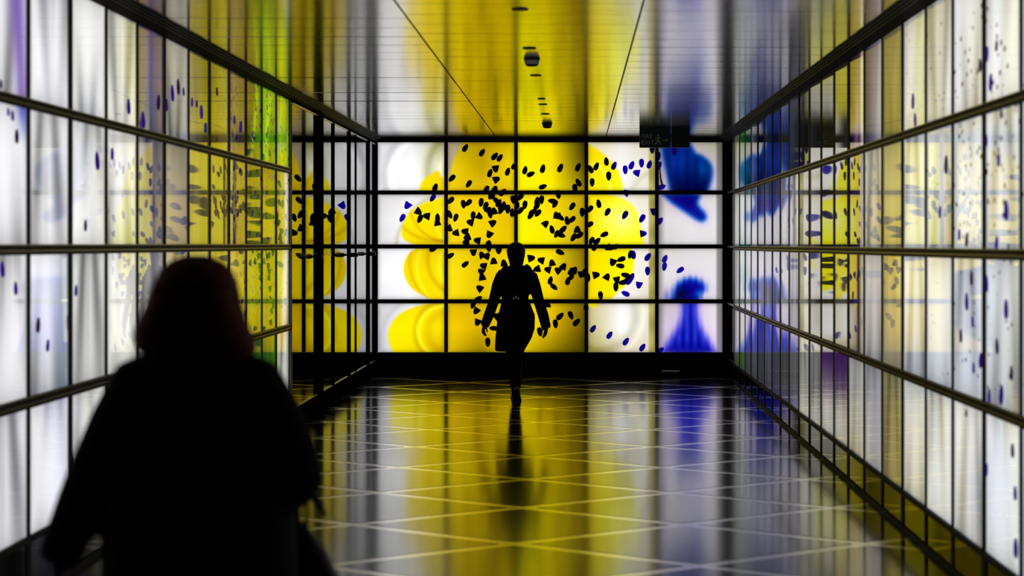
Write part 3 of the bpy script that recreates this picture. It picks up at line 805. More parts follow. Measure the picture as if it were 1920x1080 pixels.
# plinth panels under the light boxes
for i in range(NL):
    ya, yb = END_L - PITCH_L*(i+1), END_L - PITCH_L*i
    MB().box(-0.05, 0.0 + rng.uniform(-.001, .001), ya + 0.006, yb - 0.006, 0.0, ZL[3][0] - 0.03).build('plinth_panel', M_PLINTH, wl)
for i in range(NR):
    ya, yb = END_R - PITCH_R*(i+1), END_R - PITCH_R*i
    MB().box(0.0 + rng.uniform(-.001, .001), 0.05, ya + 0.006, yb - 0.006, 0.0, ZR[3][0] - 0.03).build('plinth_panel', M_PLINTH, wr)
for side, parent, sgn, e_, p_, n_, zs in (('left', wl, 1, END_L, PITCH_L, NL, ZL), ('right', wr, -1, END_R, PITCH_R, NR, ZR)):
    for i in range(n_ + 1):
        y = e_ - p_*i
        hw = 0.050 if i % 3 == 1 else 0.036
        xa, xb = sorted((-sgn*0.03, sgn*0.006))
        MB().box(xa, xb, y - hw, y + hw, 0.0, zs[3][0] - 0.03).build('plinth_joint', M_FRAME, parent)
    xa, xb = sorted((-sgn*0.03, sgn*0.010))
    MB().box(xa, xb, e_ - p_*n_, e_, 0.0, 0.030).build('floor_trim', M_FRAME, parent)
# dark corner strip on the right, between the last light box and the far wall
for z0, z1 in ZR:
    MB().box(0.004, 0.05, END_R + 0.05, YF - 0.05, z0, z1).build('corner_panel', M_PLINTH, wr)
    MB().box(-0.004, 0.05, END_R + 0.03, YF - 0.03, z0 - 0.02, z0).build('corner_trim', M_LIP, wr)
MB().box(-0.006, 0.05, YF - 0.07, YF - 0.03, 0.2, 2.93).build('corner_post', M_FRAME, wr)
MB().box(-0.005, 0.05, END_R + 0.04, END_R + 0.08, 0.2, 2.93).build('corner_post', M_LIP, wr)
MB().box(0.0, 0.05, END_R, YF - 0.03, 0.0, 0.2).build('plinth_panel', M_PLINTH, wr)

# petals on the side glass: photo px, py, length in px, tint
SIDE_LEAVES = {
 'left': "1 158 18;15 210 16;23 217 20;31 256 28;241 200 30;268 225 32;297 192 30;312 197 24;323 175 32;334 163 30;344 172 16;360 192 18;369 195 14;378 210 26;386 240 20;407 172 16;182 302 36;210 289 24;160 423 22;4 505 32;29 541 26;71 610 30;89 648 24;142 545 22;126 605 28;440 225 16;452 238 22",
 'right': "1869 86 22;1851 102 30;1858 155 34;1838 123 26;1712 190 30;1716 225 26;1878 214 18;1873 301 24;1850 264 24;1774 309 36;1763 398 24;1799 440 22;1813 450 28;1869 457 30;1887 395 40;1822 522 28;1813 566 34;1824 603 22;1802 630 26;1850 532 34;1887 580 38;1870 650 30;1839 676 30;1826 690 22;1897 700 28;1855 743 30;1878 741 40;1899 845 28;1850 881 26;1904 925 28;1812 775 14;1905 1028 38",
}
for side, parent, X, sgn in (('left', wl, XL, 1), ('right', wr, XR, -1)):
    for q, row in enumerate(SIDE_LEAVES[side].split(';')):
        px, py, L = map(float, row.split())
        Y = F * X / (px - VX)
        L *= Y / F
        z = EYE - (py - VY)*Y/F
        a = math.pi/2 + random.uniform(-0.25, 0.25)
        pts = []
        for p, t in SEED:
            du = L*(p*math.cos(a) - t*math.sin(a)) * 1.7
            pts.append((sgn*(0.0035 + 0.00003*(q % 9)), Y + du, z + L*(p*math.sin(a) + t*math.cos(a))))
        tint = [42, 8, 112] if q % 3 else [34, 10, 52]
        leaf(parent, pts, np.array([-sgn*0.004, 0, 0]), [tint]*len(pts), m=M_PETAL)
# glowing pale bars on the left glass, drawn as an out-of-focus reflection
st = MB()
Y0 = F * XL / (120 - VX)
for k in range(42):
    py = 486 + k*3.75
    z = EYE - (py - VY)*Y0/F
    wd = 0.055 if k != 21 else 0.075
    st.box(0.002, 0.005, Y0 - wd + 0.0016*k, Y0 + wd*0.6 + 0.0004*k, z - 0.0022, z + 0.0022 if k != 21 else z + 0.008)
o = st.build('reflection_ticks', M_PETAL, wl); o['kind'] = 'stuff'
at = o.data.color_attributes.new('Print', 'FLOAT_COLOR', 'POINT')
at.data.foreach_set('color', np.tile(np.array([0.9, 0.9, 0.78, 0.0], np.float32), len(o.data.vertices)))

# cornices along both side walls
for side, parent, sgn in (('left', wl, 1), ('right', wr, -1)):
    prof = [(-0.02, 2.925), (0.0, 2.925), (0.055, 2.944), (0.060, 2.944)]
    d, z = 0.060, 2.944
    for k in range(4):
        prof += [(d, z + 0.006), (d + 0.009, z + 0.0065), (d + 0.009, z + 0.0105), (d + 0.0175, z + 0.0105)]
        d += 0.0175; z += 0.0105
    prof += [(0.130, ZC + 0.02), (-0.02, ZC + 0.02)]
    MB().prism([(sgn*a, b) for a, b in prof], 'y', -4, YF - 0.036).build('cornice', M_CORNICE, parent)
    d, z = 0.060, 2.944
    for k in range(4):
        xa, xb = sorted((sgn*(d + 0.0075), sgn*(d + 0.0098)))
        MB().box(xa, xb, -4, YF - 0.036, z + 0.0062, z + 0.0108).build('cornice_ridge', M_RIDGE, parent)
        d += 0.0175; z += 0.0105

# ------------------------------------------------------------------ GLASS DOORS in the left wall
YD0, YD1 = END_L + 0.03, YF - 0.04
dr = structure('door_1', (XL + 0.022, YD0, 0))
posts = [(22.25, .10, 0.04), (23.56, .10, .01), (25.22, .13, .01), (25.99, .05, .008), (27.55, .15, .012), (28.47, .01, .006)]
edges = [YD0] + [p[0] for p in posts]
for i in range(len(edges) - 1):
    MB().box(-0.012, 0.0 + rng.uniform(-.0006, .0006), edges[i] - YD0 + 0.01, edges[i+1] - YD0 - 0.01, 0.20, 2.90).build('glass_pane', M_DOORGLASS, dr)
for y, hw, pr in posts:
    MB().box(-0.06, pr, y - hw - YD0, y + hw - YD0, 0.0, 2.93).build('post', M_BLACK, dr)
MB().box(-0.05, 0.008, 0, YD1 - YD0, 0.13, 0.19).build('bottom_rail', M_BLACK, dr)
MB().box(-0.05, 0.010, 0, YD1 - YD0, 0.19, 0.2).build('bottom_trim', M_PALE, dr)
MB().box(-0.05, 0.0, 0, YD1 - YD0, 0.0, 0.05).build('threshold', M_BLACK, dr)
MB().box(-0.05, 0.010, 0, YD1 - YD0, 2.895, 2.906).build('head_trim', M_PALE, dr)
MB().box(-0.05, 0.004, 0, YD1 - YD0, 2.906, 2.935).build('head_rail', M_BLACK, dr)
for px0, px1, py in ((569, 585, 481), (624, 646, 478), (667, 684, 476)):
    Y = F*XL/((px1) - VX)
    z = EYE - (py - VY)*Y/F
    Wd = (px1 - px0)*Y/F
    MB().tube([(0.0, Y - YD0, z), (0.02, Y - YD0, z), (0.03, Y - YD0, z), (0.05, Y - YD0, z), (Wd - 0.02, Y - YD0, z), (Wd, Y - YD0, z)],
              [0.012, 0.012, 0.02, 0.024, 0.024, 0.016], 10).build('handle', M_DARKPL, dr)
# white dots printed across the glass
dt = MB()
for k in range(70):
    y = 0.25 + k*0.115
    dt.box(0.0008, 0.0014, y, y + 0.012, 1.535, 1.575)
o = dt.build('glass_marking', M_GREY, dr); o['kind'] = 'stuff'
# dark lobby beyond the doors
lb = structure('wall_lobby', (XL - 3.0, 0, 0))
MB().box(-0.1, 0, 17.5, YF + 0.2, -0.1, 3.1).build('backing', M_BLACK, lb)
MB().box(0, 2.7, 17.4, 17.5, -0.1, 3.1).build('side_panel', M_BLACK, lb)
MB().box(0, 2.95, YF + 0.06, YF + 0.2, -0.1, 3.1).build('side_panel', M_BLACK, lb)
MB().box(0, 2.95, 17.5, YF + 0.06, 3.0, 3.1).build('lobby_ceiling', M_BLACK, lb)

# ------------------------------------------------------------------ CEILING: brushed planks in three strips
ce = structure('ceiling', (0, 0, ZC))
MB().box(XL, XR, -4, YF + 0.2, 0.03, 0.12).build('backing', M_BLACK, ce)
XC = [XL + 0.128, -0.995, 0.3716, XR - 0.128]
PL = 0.6
plank_meshes = []
for s in range(3):
    x0, x1 = XC[s] + (0.006 if s else 0), XC[s+1] - (0.006 if s < 2 else 0)
    me = MB().prism([(-PL/2 + 0.003, 0.004), (-PL/2 + 0.007, 0.0), (PL/2 - 0.007, 0.0), (PL/2 - 0.003, 0.004), (PL/2 - 0.003, 0.025), (-PL/2 + 0.003, 0.025)],
                    'x', x0, x1).mesh('ceiling_plank', M_CEIL)
    plank_meshes.append(me)
    y = YF - 0.036 - PL/2 - (0.0, 0.22, 0.41)[s]
    if s: 
        pass
    while y > -3.6:
        o = link('ceiling_plank', me, ce, (0, y, 0))
        o.rotation_euler = (rng.uniform(-.0016, .0016), rng.uniform(-.0006, .0006), 0)
        y -= PL
    if s:
        gap = (0.0, 0.22, 0.41)[s]
        MB().box(x0, x1, YF - 0.036 - gap + 0.003, YF - 0.036, 0.0, 0.025).build('ceiling_plank', M_CEIL, ce)

# ------------------------------------------------------------------ FLOOR: dark diamonds with pale inlay lines
fl = structure('floor', (0, 0, 0))
MB().box(-6, XR, -4, YF + 0.2, -0.12, -0.012).build('slab', M_BLACK, fl)
MB().box(XL, XR, -4, YF, -0.012, -0.0012).build('inlay_lines', M_INLAY, fl)
DX, DY, X0, Y0f = 0.972, 0.860, -0.338, 12.545
def clip(poly, a, b, c):   # keep a*x+b*y<=c
    out = []
    for i in range(len(poly)):
        p, q = poly[i], poly[(i+1) % len(poly)]
        dp, dq = a*p[0]+b*p[1]-c, a*q[0]+b*q[1]-c
        if dp <= 0: out.append(p)
        if (dp < 0 < dq) or (dq < 0 < dp):
            t = dp/(dp-dq); out.append((p[0]+t*(q[0]-p[0]), p[1]+t*(q[1]-p[1])))
    return out
HWL = 0.056    # half width of a pale line
nrm = math.hypot(DX, DY)
sx, sy = HWL*nrm/DY, HWL*nrm/DX
for ix in range(-4, 4):
    for iy in range(-20, 21):
        if (ix + iy) % 2 == 0: continue
        cx, cy = X0 + ix*DX, Y0f + iy*DY
        poly = [(cx - DX + sx, cy), (cx, cy - DY + sy), (cx + DX - sx, cy), (cx, cy + DY - sy)]
        for a, b, c in ((-1, 0, -XL), (1, 0, XR), (0, 1, YF), (0, -1, 3.5)):
            poly = clip(poly, a, b, c)
            if len(poly) < 3: break
        if len(poly) < 3: continue
        MB().prism(poly, 'z', -0.012, 0.0).build('floor_tile', M_TILE, fl)
# lobby floor
MB().box(-5.6, XL - 0.06, 17.5, YF + 0.06, -0.012, 0.0).build('lobby_floor', M_TILE, fl)

wb = structure('wall_behind', (0, -4, 0))
MB().box(XL - 0.3, XR + 0.3, -0.2, 0, -0.1, 3.1).build('backing', M_BLACK, wb)

# ------------------------------------------------------------------ CEILING FITTINGS
def ceil_at(py): return F*(ZC - EYE)/(VY - py)
DETX = -0.318
for k, (py, rr) in enumerate(((110, 0.057), (231, 0.056))):
    Y = ceil_at(py)
    t = empty('smoke_detector', (DETX, Y, ZC))
    MB().lathe((0, 0, 0), [(rr*1.04, 0.0), (rr*1.06, -0.006), (rr*0.98, -0.012)]).build('base', M_DARKPL, t, smooth=True)
    MB().lathe((0, 0, 0), [(rr*0.97, -0.012), (rr*0.96, -0.020), (rr*0.90, -0.036), (rr*0.84, -0.041)]).build('sensor_band', M_GREY if k == 0 else M_DARKPL, t, smooth=True)
    MB().lathe((0, 0, 0), [(rr*0.84, -0.041), (rr*0.76, -0.050), (rr*0.55, -0.056), (rr*0.05, -0.057)]).build('cap', M_DARKPL, t, smooth=True)
    tag(t, ('round smoke detector with a pale grey band on the metal ceiling, nearer of two' if k == 0 else
            'all dark round smoke detector on the ceiling close to the far light wall'), 'smoke detector', 'smoke detectors along the ceiling')
spots = [(17, 0.048, 'widest dark recessed ceiling spot at the top edge of the photo'),
         (90, 0.048, 'dark recessed ceiling spot just in front of the pale banded smoke detector'),
         (141, 0.046, 'dark recessed ceiling spot just beyond the pale banded smoke detector'),
         (185, 0.036, 'small dark recessed ceiling spot halfway between the two smoke detectors'),
         (195.5, 0.042, 'thin dark ceiling spot just beyond the small halfway spot'),
         (213.5, 0.046, 'dark recessed ceiling spot just in front of the farther smoke detector')]
for py, rr, lab in spots:
    Y = ceil_at(py)
    t = empty('ceiling_spot', (DETX + 0.002*(py > 150), Y, ZC))
    MB().lathe((0, 0, 0), [(rr, 0.0), (rr, -0.004), (rr*0.86, -0.008), (rr*0.72, -0.008)]).build('trim_ring', M_DARKPL, t, smooth=True)
    MB().lathe((0, 0, 0), [(rr*0.72, -0.0075), (rr*0.5, -0.004), (rr*0.1, -0.003)]).build('lens', M_BLACK, t, smooth=True)
    tag(t, lab, 'ceiling light', 'recessed spots along the ceiling')

# exit sign and the dark box beside it
YS = 26.2
sgs = F/YS
def sxp(px): return (px - VX)/sgs
def szp(py): return EYE - (py - VY)/sgs
sg = empty('exit_sign', (sxp(1228), YS, ZC))
def sl(px, py): return (sxp(px) - sg.location.x, szp(py) - ZC)
xa, zb = sl(1199, 277); xb, zt = sl(1257, 243)
zt = 0.0
MB().box(xa, xb, -0.03, 0.03, zb, zt).build('sign_box', M_DARKPL, sg)
def text(body, px, py, size, parent):
    cu = bpy.data.curves.new('txt', 'FONT'); cu.body = body; cu.size = size; cu.extrude = 0.0015
    ob = bpy.data.objects.new('txt', cu); COL.objects.link(ob)
    dg = bpy.context.evaluated_depsgraph_get(); dg.update()
    me = bpy.data.meshes.new_from_object(ob.evaluated_get(dg))
    bpy.data.objects.remove(ob)
    me.transform(Matrix.Rotation(math.pi/2, 4, 'X'))
    me.materials.clear(); me.materials.append(M_SIGN)
    x, z = sl(px, py)
    return link('lettering', me, parent, (x, -0.032, z))
text('FIRE', 1202, 259.5, 0.072, sg)
text('EXIT', 1202, 271.5, 0.072, sg)
man = MB()
def mp(px, py): return sl(px, py)
man.tube([(mp(1233.6, 254.2)[0], -0.032, mp(1233.6, 254.2)[1] - .012), (mp(1233.6, 254.2)[0], -0.032, mp(1233.6, 254.2)[1] + .012)], [0.011, 0.011], 8)
for a, b, r_ in (((1234, 257), (1232, 264), .011), ((1234, 257.5), (1238, 260), .006), ((1234, 257.5), (1229, 258.5), .006), ((1229, 258.5), (1228, 262), .006),
                 ((1232, 264), (1237, 266), .008), ((1237, 266), (1237.5, 271.5), .007), ((1232, 264), (1231, 268.5), .008), ((1231, 268.5), (1227, 270.5), .007)):
    (x0, z0), (x1, z1) = mp(*a), mp(*b)
    man.tube([(x0, -0.032, z0), (x1, -0.032, z1)], r_, 6)
man.build('running_figure', M_SIGN, sg)
ar = MB()
(x0, z0), (x1, z1) = mp(1243, 263), mp(1252, 263)
ar.box(x0, x1 - 0.015, -0.033, -0.03, z0 - 0.005, z0 + 0.005)
ar.prism([(x1 - 0.022, z0 - 0.02), (x1 + 0.004, z0), (x1 - 0.022, z0 + 0.02)], 'y', -0.033, -0.03)
ar.build('arrow', M_SIGN, sg)
tag(sg, 'dark unlit fire exit sign with running figure and arrow, hanging from the ceiling', 'sign')
s2 = empty('hanging_panel', (sxp(1275), YS, ZC))
def sl2(px, py): return (sxp(px) - s2.location.x, szp(py) - ZC)
xa, zb = sl2(1258.6, 277); xb, zt = sl2(1293, 243)
zt = 0.0
MB().box(xa, xb, -0.03, 0.03, zb, zt).build('panel_box', M_DARKPL, s2)
MB().box(xa - 0.004, xb + 0.004, -0.034, 0.034, -0.02, 0.0).build('mounting_plate', M_DARKPL, s2)
tag(s2, 'blank black box hanging from the ceiling beside the fire exit sign', 'sign')

# ------------------------------------------------------------------ PEOPLE
def skin_obj(chains, name, m, parent, sub=1, smooth_n=0):
    """chains: list of [(x,y,z,r), ...]; a chain starting with an int pair index continues from an earlier vertex key"""
    verts, rad, edges, key = [], [], [], {}
    def vid(p):
        k = tuple(round(a, 4) for a in p[:3])
        if k not in key:
            key[k] = len(verts); verts.append(p[:3]); rad.append(p[3])
        return key[k]
    for ch in chains:
        ids = [vid(p) for p in ch]
        edges += [(a, b) for a, b in zip(ids, ids[1:]) if a != b]
    me = bpy.data.meshes.new(name)
    me.from_pydata(verts, edges, [])
    def add(o):
        o.modifiers.new('skin', 'SKIN')
        sd = me.skin_vertices[0].data
        for i, r in enumerate(rad):
            sd[i].radius = (r, r)
            sd[i].use_root = (i == 0)
        q = o.modifiers.new('u', 'SUBSURF'); q.levels = sub; q.render_levels = sub
    # skin data layer must exist before the modifier is evaluated
    bm = bmesh.new(); bm.from_mesh(me)
    bm.verts.layers.skin.verify()
    bm.to_mesh(me); bm.free()
    mods = [add]
    if smooth_n: mods.append(mod_smooth(smooth_n))
    return bake(me, name, mods, m, parent)

def hand_chains(wrist, direction, side_dir, palm_n, s=1.0, curl=0.5):
    """palm and five fingers; direction: towards finger tips, side_dir: towards the thumb, palm_n: the palm's facing"""
    w_, d, t, n = Vector(wrist), Vector(direction).normalized(), Vector(side_dir).normalized(), Vector(palm_n).normalized()
    ch = []
    palm = w_ + d*0.045*s
    ch.append([(*w_, 0.024*s), (*palm, 0.026*s)])
    for k, L in enumerate((0.066, 0.074, 0.070, 0.054)):
        off = (0.028 - 0.0185*k)*s
        p0 = w_ + d*(0.085 - 0.004*abs(k-1))*s + t*off
        p1 = p0 + (d*math.cos(curl*0.6) + n*math.sin(curl*0.6))*L*0.45*s
        p2 = p1 + (d*math.cos(curl*1.6) + n*math.sin(curl*1.6))*L*0.32*s
        p3 = p2 + (d*math.cos(curl*2.3) + n*math.sin(curl*2.3))*L*0.26*s
        ch.append([(*palm, 0.026*s), (*p0, 0.0105*s), (*p1, 0.0095*s), (*p2, 0.0085*s), (*p3, 0.0065*s)])
    a0 = w_ + d*0.022*s + t*0.022*s
    a1 = w_ + d*0.050*s + t*0.046*s + n*0.010*s
    a2 = w_ + d*0.078*s + t*0.052*s + n*0.022*s
    a3 = w_ + d*0.100*s + t*0.048*s + n*0.030*s
    ch.append([(*w_, 0.024*s), (*a0, 0.015*s), (*a1, 0.012*s), (*a2, 0.010*s), (*a3, 0.0075*s)])
    return ch

def ring(cx, cy, z, rx, ry, k=28, sq=2.4, jit=0.0):
    out = []
    for q in range(k):
        t = 2*math.pi*q/k
        c, s = math.cos(t), math.sin(t)
        out.append((cx + rx*math.copysign(abs(c)**(2/sq), c), cy + ry*math.copysign(abs(s)**(2/sq), s), z + jit*math.sin(5*t)))
    return out

def shoe(parent, ankle, yaw, pitch, m, name='shoe', s=1.0):
    """low boot: heel under the ankle, toe forward (+y), pitched about the toe when the heel lifts"""
    rings = []
    for y, w_, h in ((-0.075, 0.022, 0.055), (-0.06, 0.036, 0.095), (-0.02, 0.040, 0.125), (0.03, 0.040, 0.105), (0.08, 0.045, 0.070), (0.13, 0.044, 0.052), (0.165, 0.032, 0.038), (0.18, 0.012, 0.026)):
        r_ = []
        for q in range(14):
            t = 2*math.pi*q/14
            zz = h/2 + h/2*math.sin(t)
            r_.append(Vector((w_*math.cos(t)*(1 if zz < h*0.5 else 0.88), y, max(0.004, zz))))
        rings.append(r_)
    mb = MB().loft(rings)
    sole = MB()
    outl = [(-0.03, -0.075), (0.03, -0.075), (0.042, -0.04), (0.04, 0.03), (0.048, 0.09), (0.042, 0.15), (0.012, 0.185), (-0.012, 0.185), (-0.042, 0.15), (-0.048, 0.09), (-0.04, 0.03), (-0.042, -0.04)]
    sole.prism(outl, 'z', 0.0, 0.014)
    piv = Vector((0, 0.10, 0.0))
    Mx = Matrix.Translation(Vector((ankle[0], ankle[1], ankle[2]))) @ Matrix.Rotation(yaw, 4, 'Z') @ Matrix.Translation(piv) @ Matrix.Rotation(-pitch, 4, 'X') @ Matrix.Translation(-piv)
    me = mb.mesh(name, m, True); me.transform(Mx)
    o = link(name, me, parent)
    me2 = sole.mesh('sole', M_DARKPL); me2.transform(Mx)
    link('sole', me2, o)
    return o, Mx

def head_chains(cx, cy, zc, s=1.0):
    """neck, skull, jaw, nose and ears; faces +y"""
    N = (cx, cy, zc - 0.10, 0.052*s)
    sk = (cx, cy + 0.012, zc + 0.015, 0.083*s)
    top = (cx, cy + 0.004, zc + 0.068, 0.058*s)
    jaw = (cx, cy + 0.045, zc - 0.055, 0.048*s)
    ch = [[N, sk, top], [sk, jaw]]
    ch.append([sk, (cx, cy + 0.085, zc + 0.005, 0.020*s), (cx, cy + 0.108, zc - 0.016, 0.011*s)])
    for q in (-1, 1):
        ch.append([sk, (cx + q*0.080, cy, zc + 0.0, 0.014*s), (cx + q*0.088, cy - 0.006, zc + 0.012, 0.010*s)])
    return ch, N

def person(loc, label, spec):
    P = empty('person', loc)
    tag(P, label, 'person')
    j = spec
    # body: one continuous figure
    pel, ch_, nk = j['pelvis'], j['chest'], j['neck']
    chains = []
    hd, N = head_chains(*j['head'])
    spine = [(*pel, 0.13), (pel[0]*.5+ch_[0]*.5, pel[1]*.5+ch_[1]*.5, pel[2]*.5+ch_[2]*.5, 0.115), (*ch_, 0.125), (*nk, 0.055), N]
    chains.append(spine); chains += hd
    for sd in ('l', 'r'):
        sh, el, wr_ = j['arm_' + sd]
        chains.append([(*ch_, 0.125), (*sh, 0.058), (*el, 0.043), (*wr_, 0.028)])
        hc = hand_chains(wr_, *j['hand_' + sd])
        for c in hc:
            c[0] = (*wr_, 0.028) if tuple(round(a, 4) for a in c[0][:3]) == tuple(round(a, 4) for a in wr_) else c[0]
        chains += hc
        hp, kn, an = j['leg_' + sd]
        toe = j['toe_' + sd]
        chains.append([(*pel, 0.13), (*hp, 0.088), (*kn, 0.056), (*an, 0.038), (*toe, 0.026)])
    skin_obj(chains, 'body', M_SKIN, P, sub=1)
    # face details
    hx, hy, hz = j['head'][:3]
    for q in (-1, 1):
        MB().lathe((hx + q*0.032, hy + 0.084, hz + 0.012), [(0.002, -0.011), (0.009, -0.007), (0.012, 0), (0.009, 0.007), (0.002, 0.011)], 10).build('eye', M_EYE, P, smooth=True)
    MB().loft([[(hx + dx*0.9, hy + 0.094 - abs(dx)*0.3, hz - 0.052 + dz) for dz in (-.006, 0, .006)] for dx in (-.024, -.012, 0, .012, .024)]).build('mouth', M_SKIN, P)
    # trousers
    tc = []
    for sd in ('l', 'r'):
        hp, kn, an = j['leg_' + sd]
        a2 = tuple(kn[i] + (an[i]-kn[i])*0.98 for i in range(3))
        tc.append([(*pel, 0.15), (*hp, 0.100), (*kn, j.get('knee_r', 0.070)), (*a2, j.get('cuff_r', 0.058))])
    skin_obj(tc, 'trousers', M_TROUSER, P, sub=1)
    # coat: torso and sleeves grown into one cloth surface
    mb = MB()
    mb.loft([ring(*r_) for r_ in j['coat']])
    for sd in ('l', 'r'):
        pts = j['sleeve_' + sd]
        mb.tube([p[:3] for p in pts], [p[3] for p in pts], 16)
    for p in j.get('coat_extra', []):
        mb.tube([q[:3] for q in p], [q[3] for q in p], 12)
    coat = bake(mb, 'coat', [mod_remesh(j.get('voxel', 0.014)), mod_smooth(6)], M_COAT, P)
    # hair
    hr = MB().loft([ring(*r_) for r_ in j['hair']])
    hair = bake(hr, 'hair', [mod_remesh(0.010), mod_smooth(3)], j['hair_m'], P)
    shoes = []
    for sd in ('l', 'r'):
        shoes.append(shoe(P, *j['shoe_' + sd], M_LEATHER))
    return P, coat, hair, shoes

# --- near woman, seen from behind, s = 700 px per metre
near = dict(
 pelvis=(0.0, 0.0, 0.90), chest=(0.0, 0.0, 1.24), neck=(0.0, 0.0, 1.36), head=(0.0, 0.0, 1.50, 1.0),
 arm_l=((-0.17, 0.0, 1.28), (-0.265, -0.01, 1.04), (-0.365, 0.03, 0.84)),
 hand_l=((-0.12, 0.12, -1.0), (0.1, 1.0, 0.1), (1.0, 0.1, 0.0), 0.95, 0.45),
 arm_r=((0.17, 0.0, 1.28), (0.262, -0.03, 1.03), (0.275, 0.20, 1.0)),
 hand_r=((-0.1, 1.0, 0.05), (-0.2, 0.1, 1.0), (-1.0, -0.1, -0.1), 0.95, 0.75),
 leg_l=((-0.09, 0.0, 0.82), (-0.10, 0.05, 0.47), (-0.10, 0.0, 0.10)), toe_l=(-0.105, 0.10, 0.04),
 leg_r=((0.09, 0.0, 0.82), (0.11, 0.12, 0.47), (0.11, 0.24, 0.10)), toe_r=(0.115, 0.34, 0.04),
 coat=[(0.0, 0.0, 0.50, 0.245, 0.19), (0.01, 0.0, 0.56, 0.262, 0.20), (0.012, 0.0, 0.72, 0.262, 0.205), (0.012, 0.0, 0.88, 0.258, 0.20), (0.010, 0.0, 1.02, 0.246, 0.185),
       (0.006, -0.005, 1.14, 0.225, 0.165), (0.005, -0.005, 1.23, 0.212, 0.145), (0.008, 0.0, 1.29, 0.190, 0.125), (0.012, 0.0, 1.335, 0.150, 0.105), (0.012, 0.0, 1.375, 0.105, 0.09), (0.01, 0.0, 1.40, 0.08, 0.08)],
 sleeve_l=[(-0.08, 0.0, 1.30, 0.075), (-0.140, 0.0, 1.275, 0.088), (-0.190, -0.005, 1.17, 0.092), (-0.243, -0.01, 1.05, 0.090), (-0.300, 0.005, 0.955, 0.074), (-0.342, 0.02, 0.875, 0.062), (-0.368, 0.03, 0.815, 0.060), (-0.375, 0.032, 0.795, 0.056)],
 sleeve_r=[(0.08, 0.0, 1.30, 0.075), (0.150, 0.0, 1.275, 0.088), (0.205, -0.01, 1.17, 0.094), (0.245, -0.03, 1.07, 0.094), (0.258, -0.02, 1.02, 0.088), (0.252, 0.05, 1.01, 0.078), (0.240, 0.13, 1.0, 0.064)],
 coat_extra=[[(0.01 + 0.10*math.cos(t), 0.0 + 0.095*math.sin(t), 1.372 - 0.012*math.sin(t), 0.034) for t in [2*math.pi*q/14 for q in range(15)]]],
 hair=[(0.02, -0.015, 1.345, 0.13, 0.075), (0.010, -0.015, 1.365, 0.158, 0.092), (0.002, -0.02, 1.39, 0.164, 0.105), (-0.004, -0.02, 1.42, 0.156, 0.108), (-0.004, -0.02, 1.45, 0.142, 0.108), (0.0, -0.018, 1.50, 0.122, 0.112),
       (0.004, -0.012, 1.545, 0.112, 0.108), (0.004, -0.006, 1.58, 0.096, 0.095), (0.002, 0.0, 1.605, 0.070, 0.07), (0.0, 0.0, 1.62, 0.03, 0.03)],
 hair_m=M_HAIR, voxel=0.014,
 shoe_l=((-0.10, 0.0, 0.0), 0.05, 0.0), shoe_r=((0.11, 0.24, 0.0), -0.05, 0.0))
nw, ncoat, nhair, _ = person((-1.02, 6.1, 0), 'person seen from behind at the front, in a black coat with chin-length auburn hair', near)

# hair strands standing off the outline
hs = MB()
for k in range(90):
    t = random.uniform(math.pi*0.95, math.pi*2.05)
    z0 = random.uniform(1.40, 1.60)
    f_ = 1.0 if z0 < 1.5 else math.sqrt(max(0.05, 1 - ((z0-1.5)/0.125)**2))
    rx, ry = (0.125 + 0.03*max(0, (1.5 - z0)/0.1))*f_, 0.115*f_
    p0 = Vector((rx*math.cos(t), -0.018 + ry*math.sin(t), z0))
    p1 = p0 + Vector((math.cos(t)*0.006, math.sin(t)*0.006, -0.04))
    p2 = p1 + Vector((math.cos(t)*random.uniform(0.0, 0.016), math.sin(t)*0.008, -0.045))
    hs.tube([p0, p1, p2], [0.0014, 0.0014, 0.0007], 4)
o = hs.build('hair_wisps', M_HAIR, nhair); o['kind'] = 'stuff'

# handbag carried in front of her right hip
bag = empty('handbag', (-0.752, 6.42, 0.40))
bb = MB().loft([ring(-0.04, 0.0, 0.0, 0.125, 0.06, 24, 4), ring(-0.04, 0.0, 0.02, 0.14, 0.07, 24, 4), ring(-0.035, 0.0, 0.18, 0.138, 0.066, 24, 3.5),
                ring(-0.028, 0.0, 0.30, 0.12, 0.056, 24, 3), ring(-0.030, 0.0, 0.385, 0.080, 0.042, 24, 2.6), ring(-0.030, 0.0, 0.44, 0.042, 0.028, 24, 2.2), ring(-0.030, 0.0, 0.472, 0.014, 0.012, 24, 2)])
bake(bb, 'bag_body', [mod_remesh(0.012), mod_smooth(4)], M_LEATHER, bag)
MB().tube([(-0.030, 0.0, 0.46), (-0.034, 0.0, 0.51), (-0.034, -0.01, 0.54), (-0.030, -0.03, 0.557)], [0.010, 0.008, 0.007, 0.007], 8).build('strap', M_LEATHER, bag)
MB().tube([(-0.010, 0.0, 0.45), (-0.004, 0.0, 0.50), (-0.010, -0.01, 0.535), (-0.030, -0.03, 0.557)], [0.008, 0.006, 0.006, 0.007], 8).build('strap', M_LEATHER, bag)
MB().prism([(-0.020, 0.556), (0.022, 0.552), (0.052, 0.487), (0.040, 0.480), (0.016, 0.520)], 'y', -0.012, -0.003).build('strap_end', M_LEATHER, bag)
tag(bag, 'black slouched handbag hanging at the hip of the person in front', 'bag')

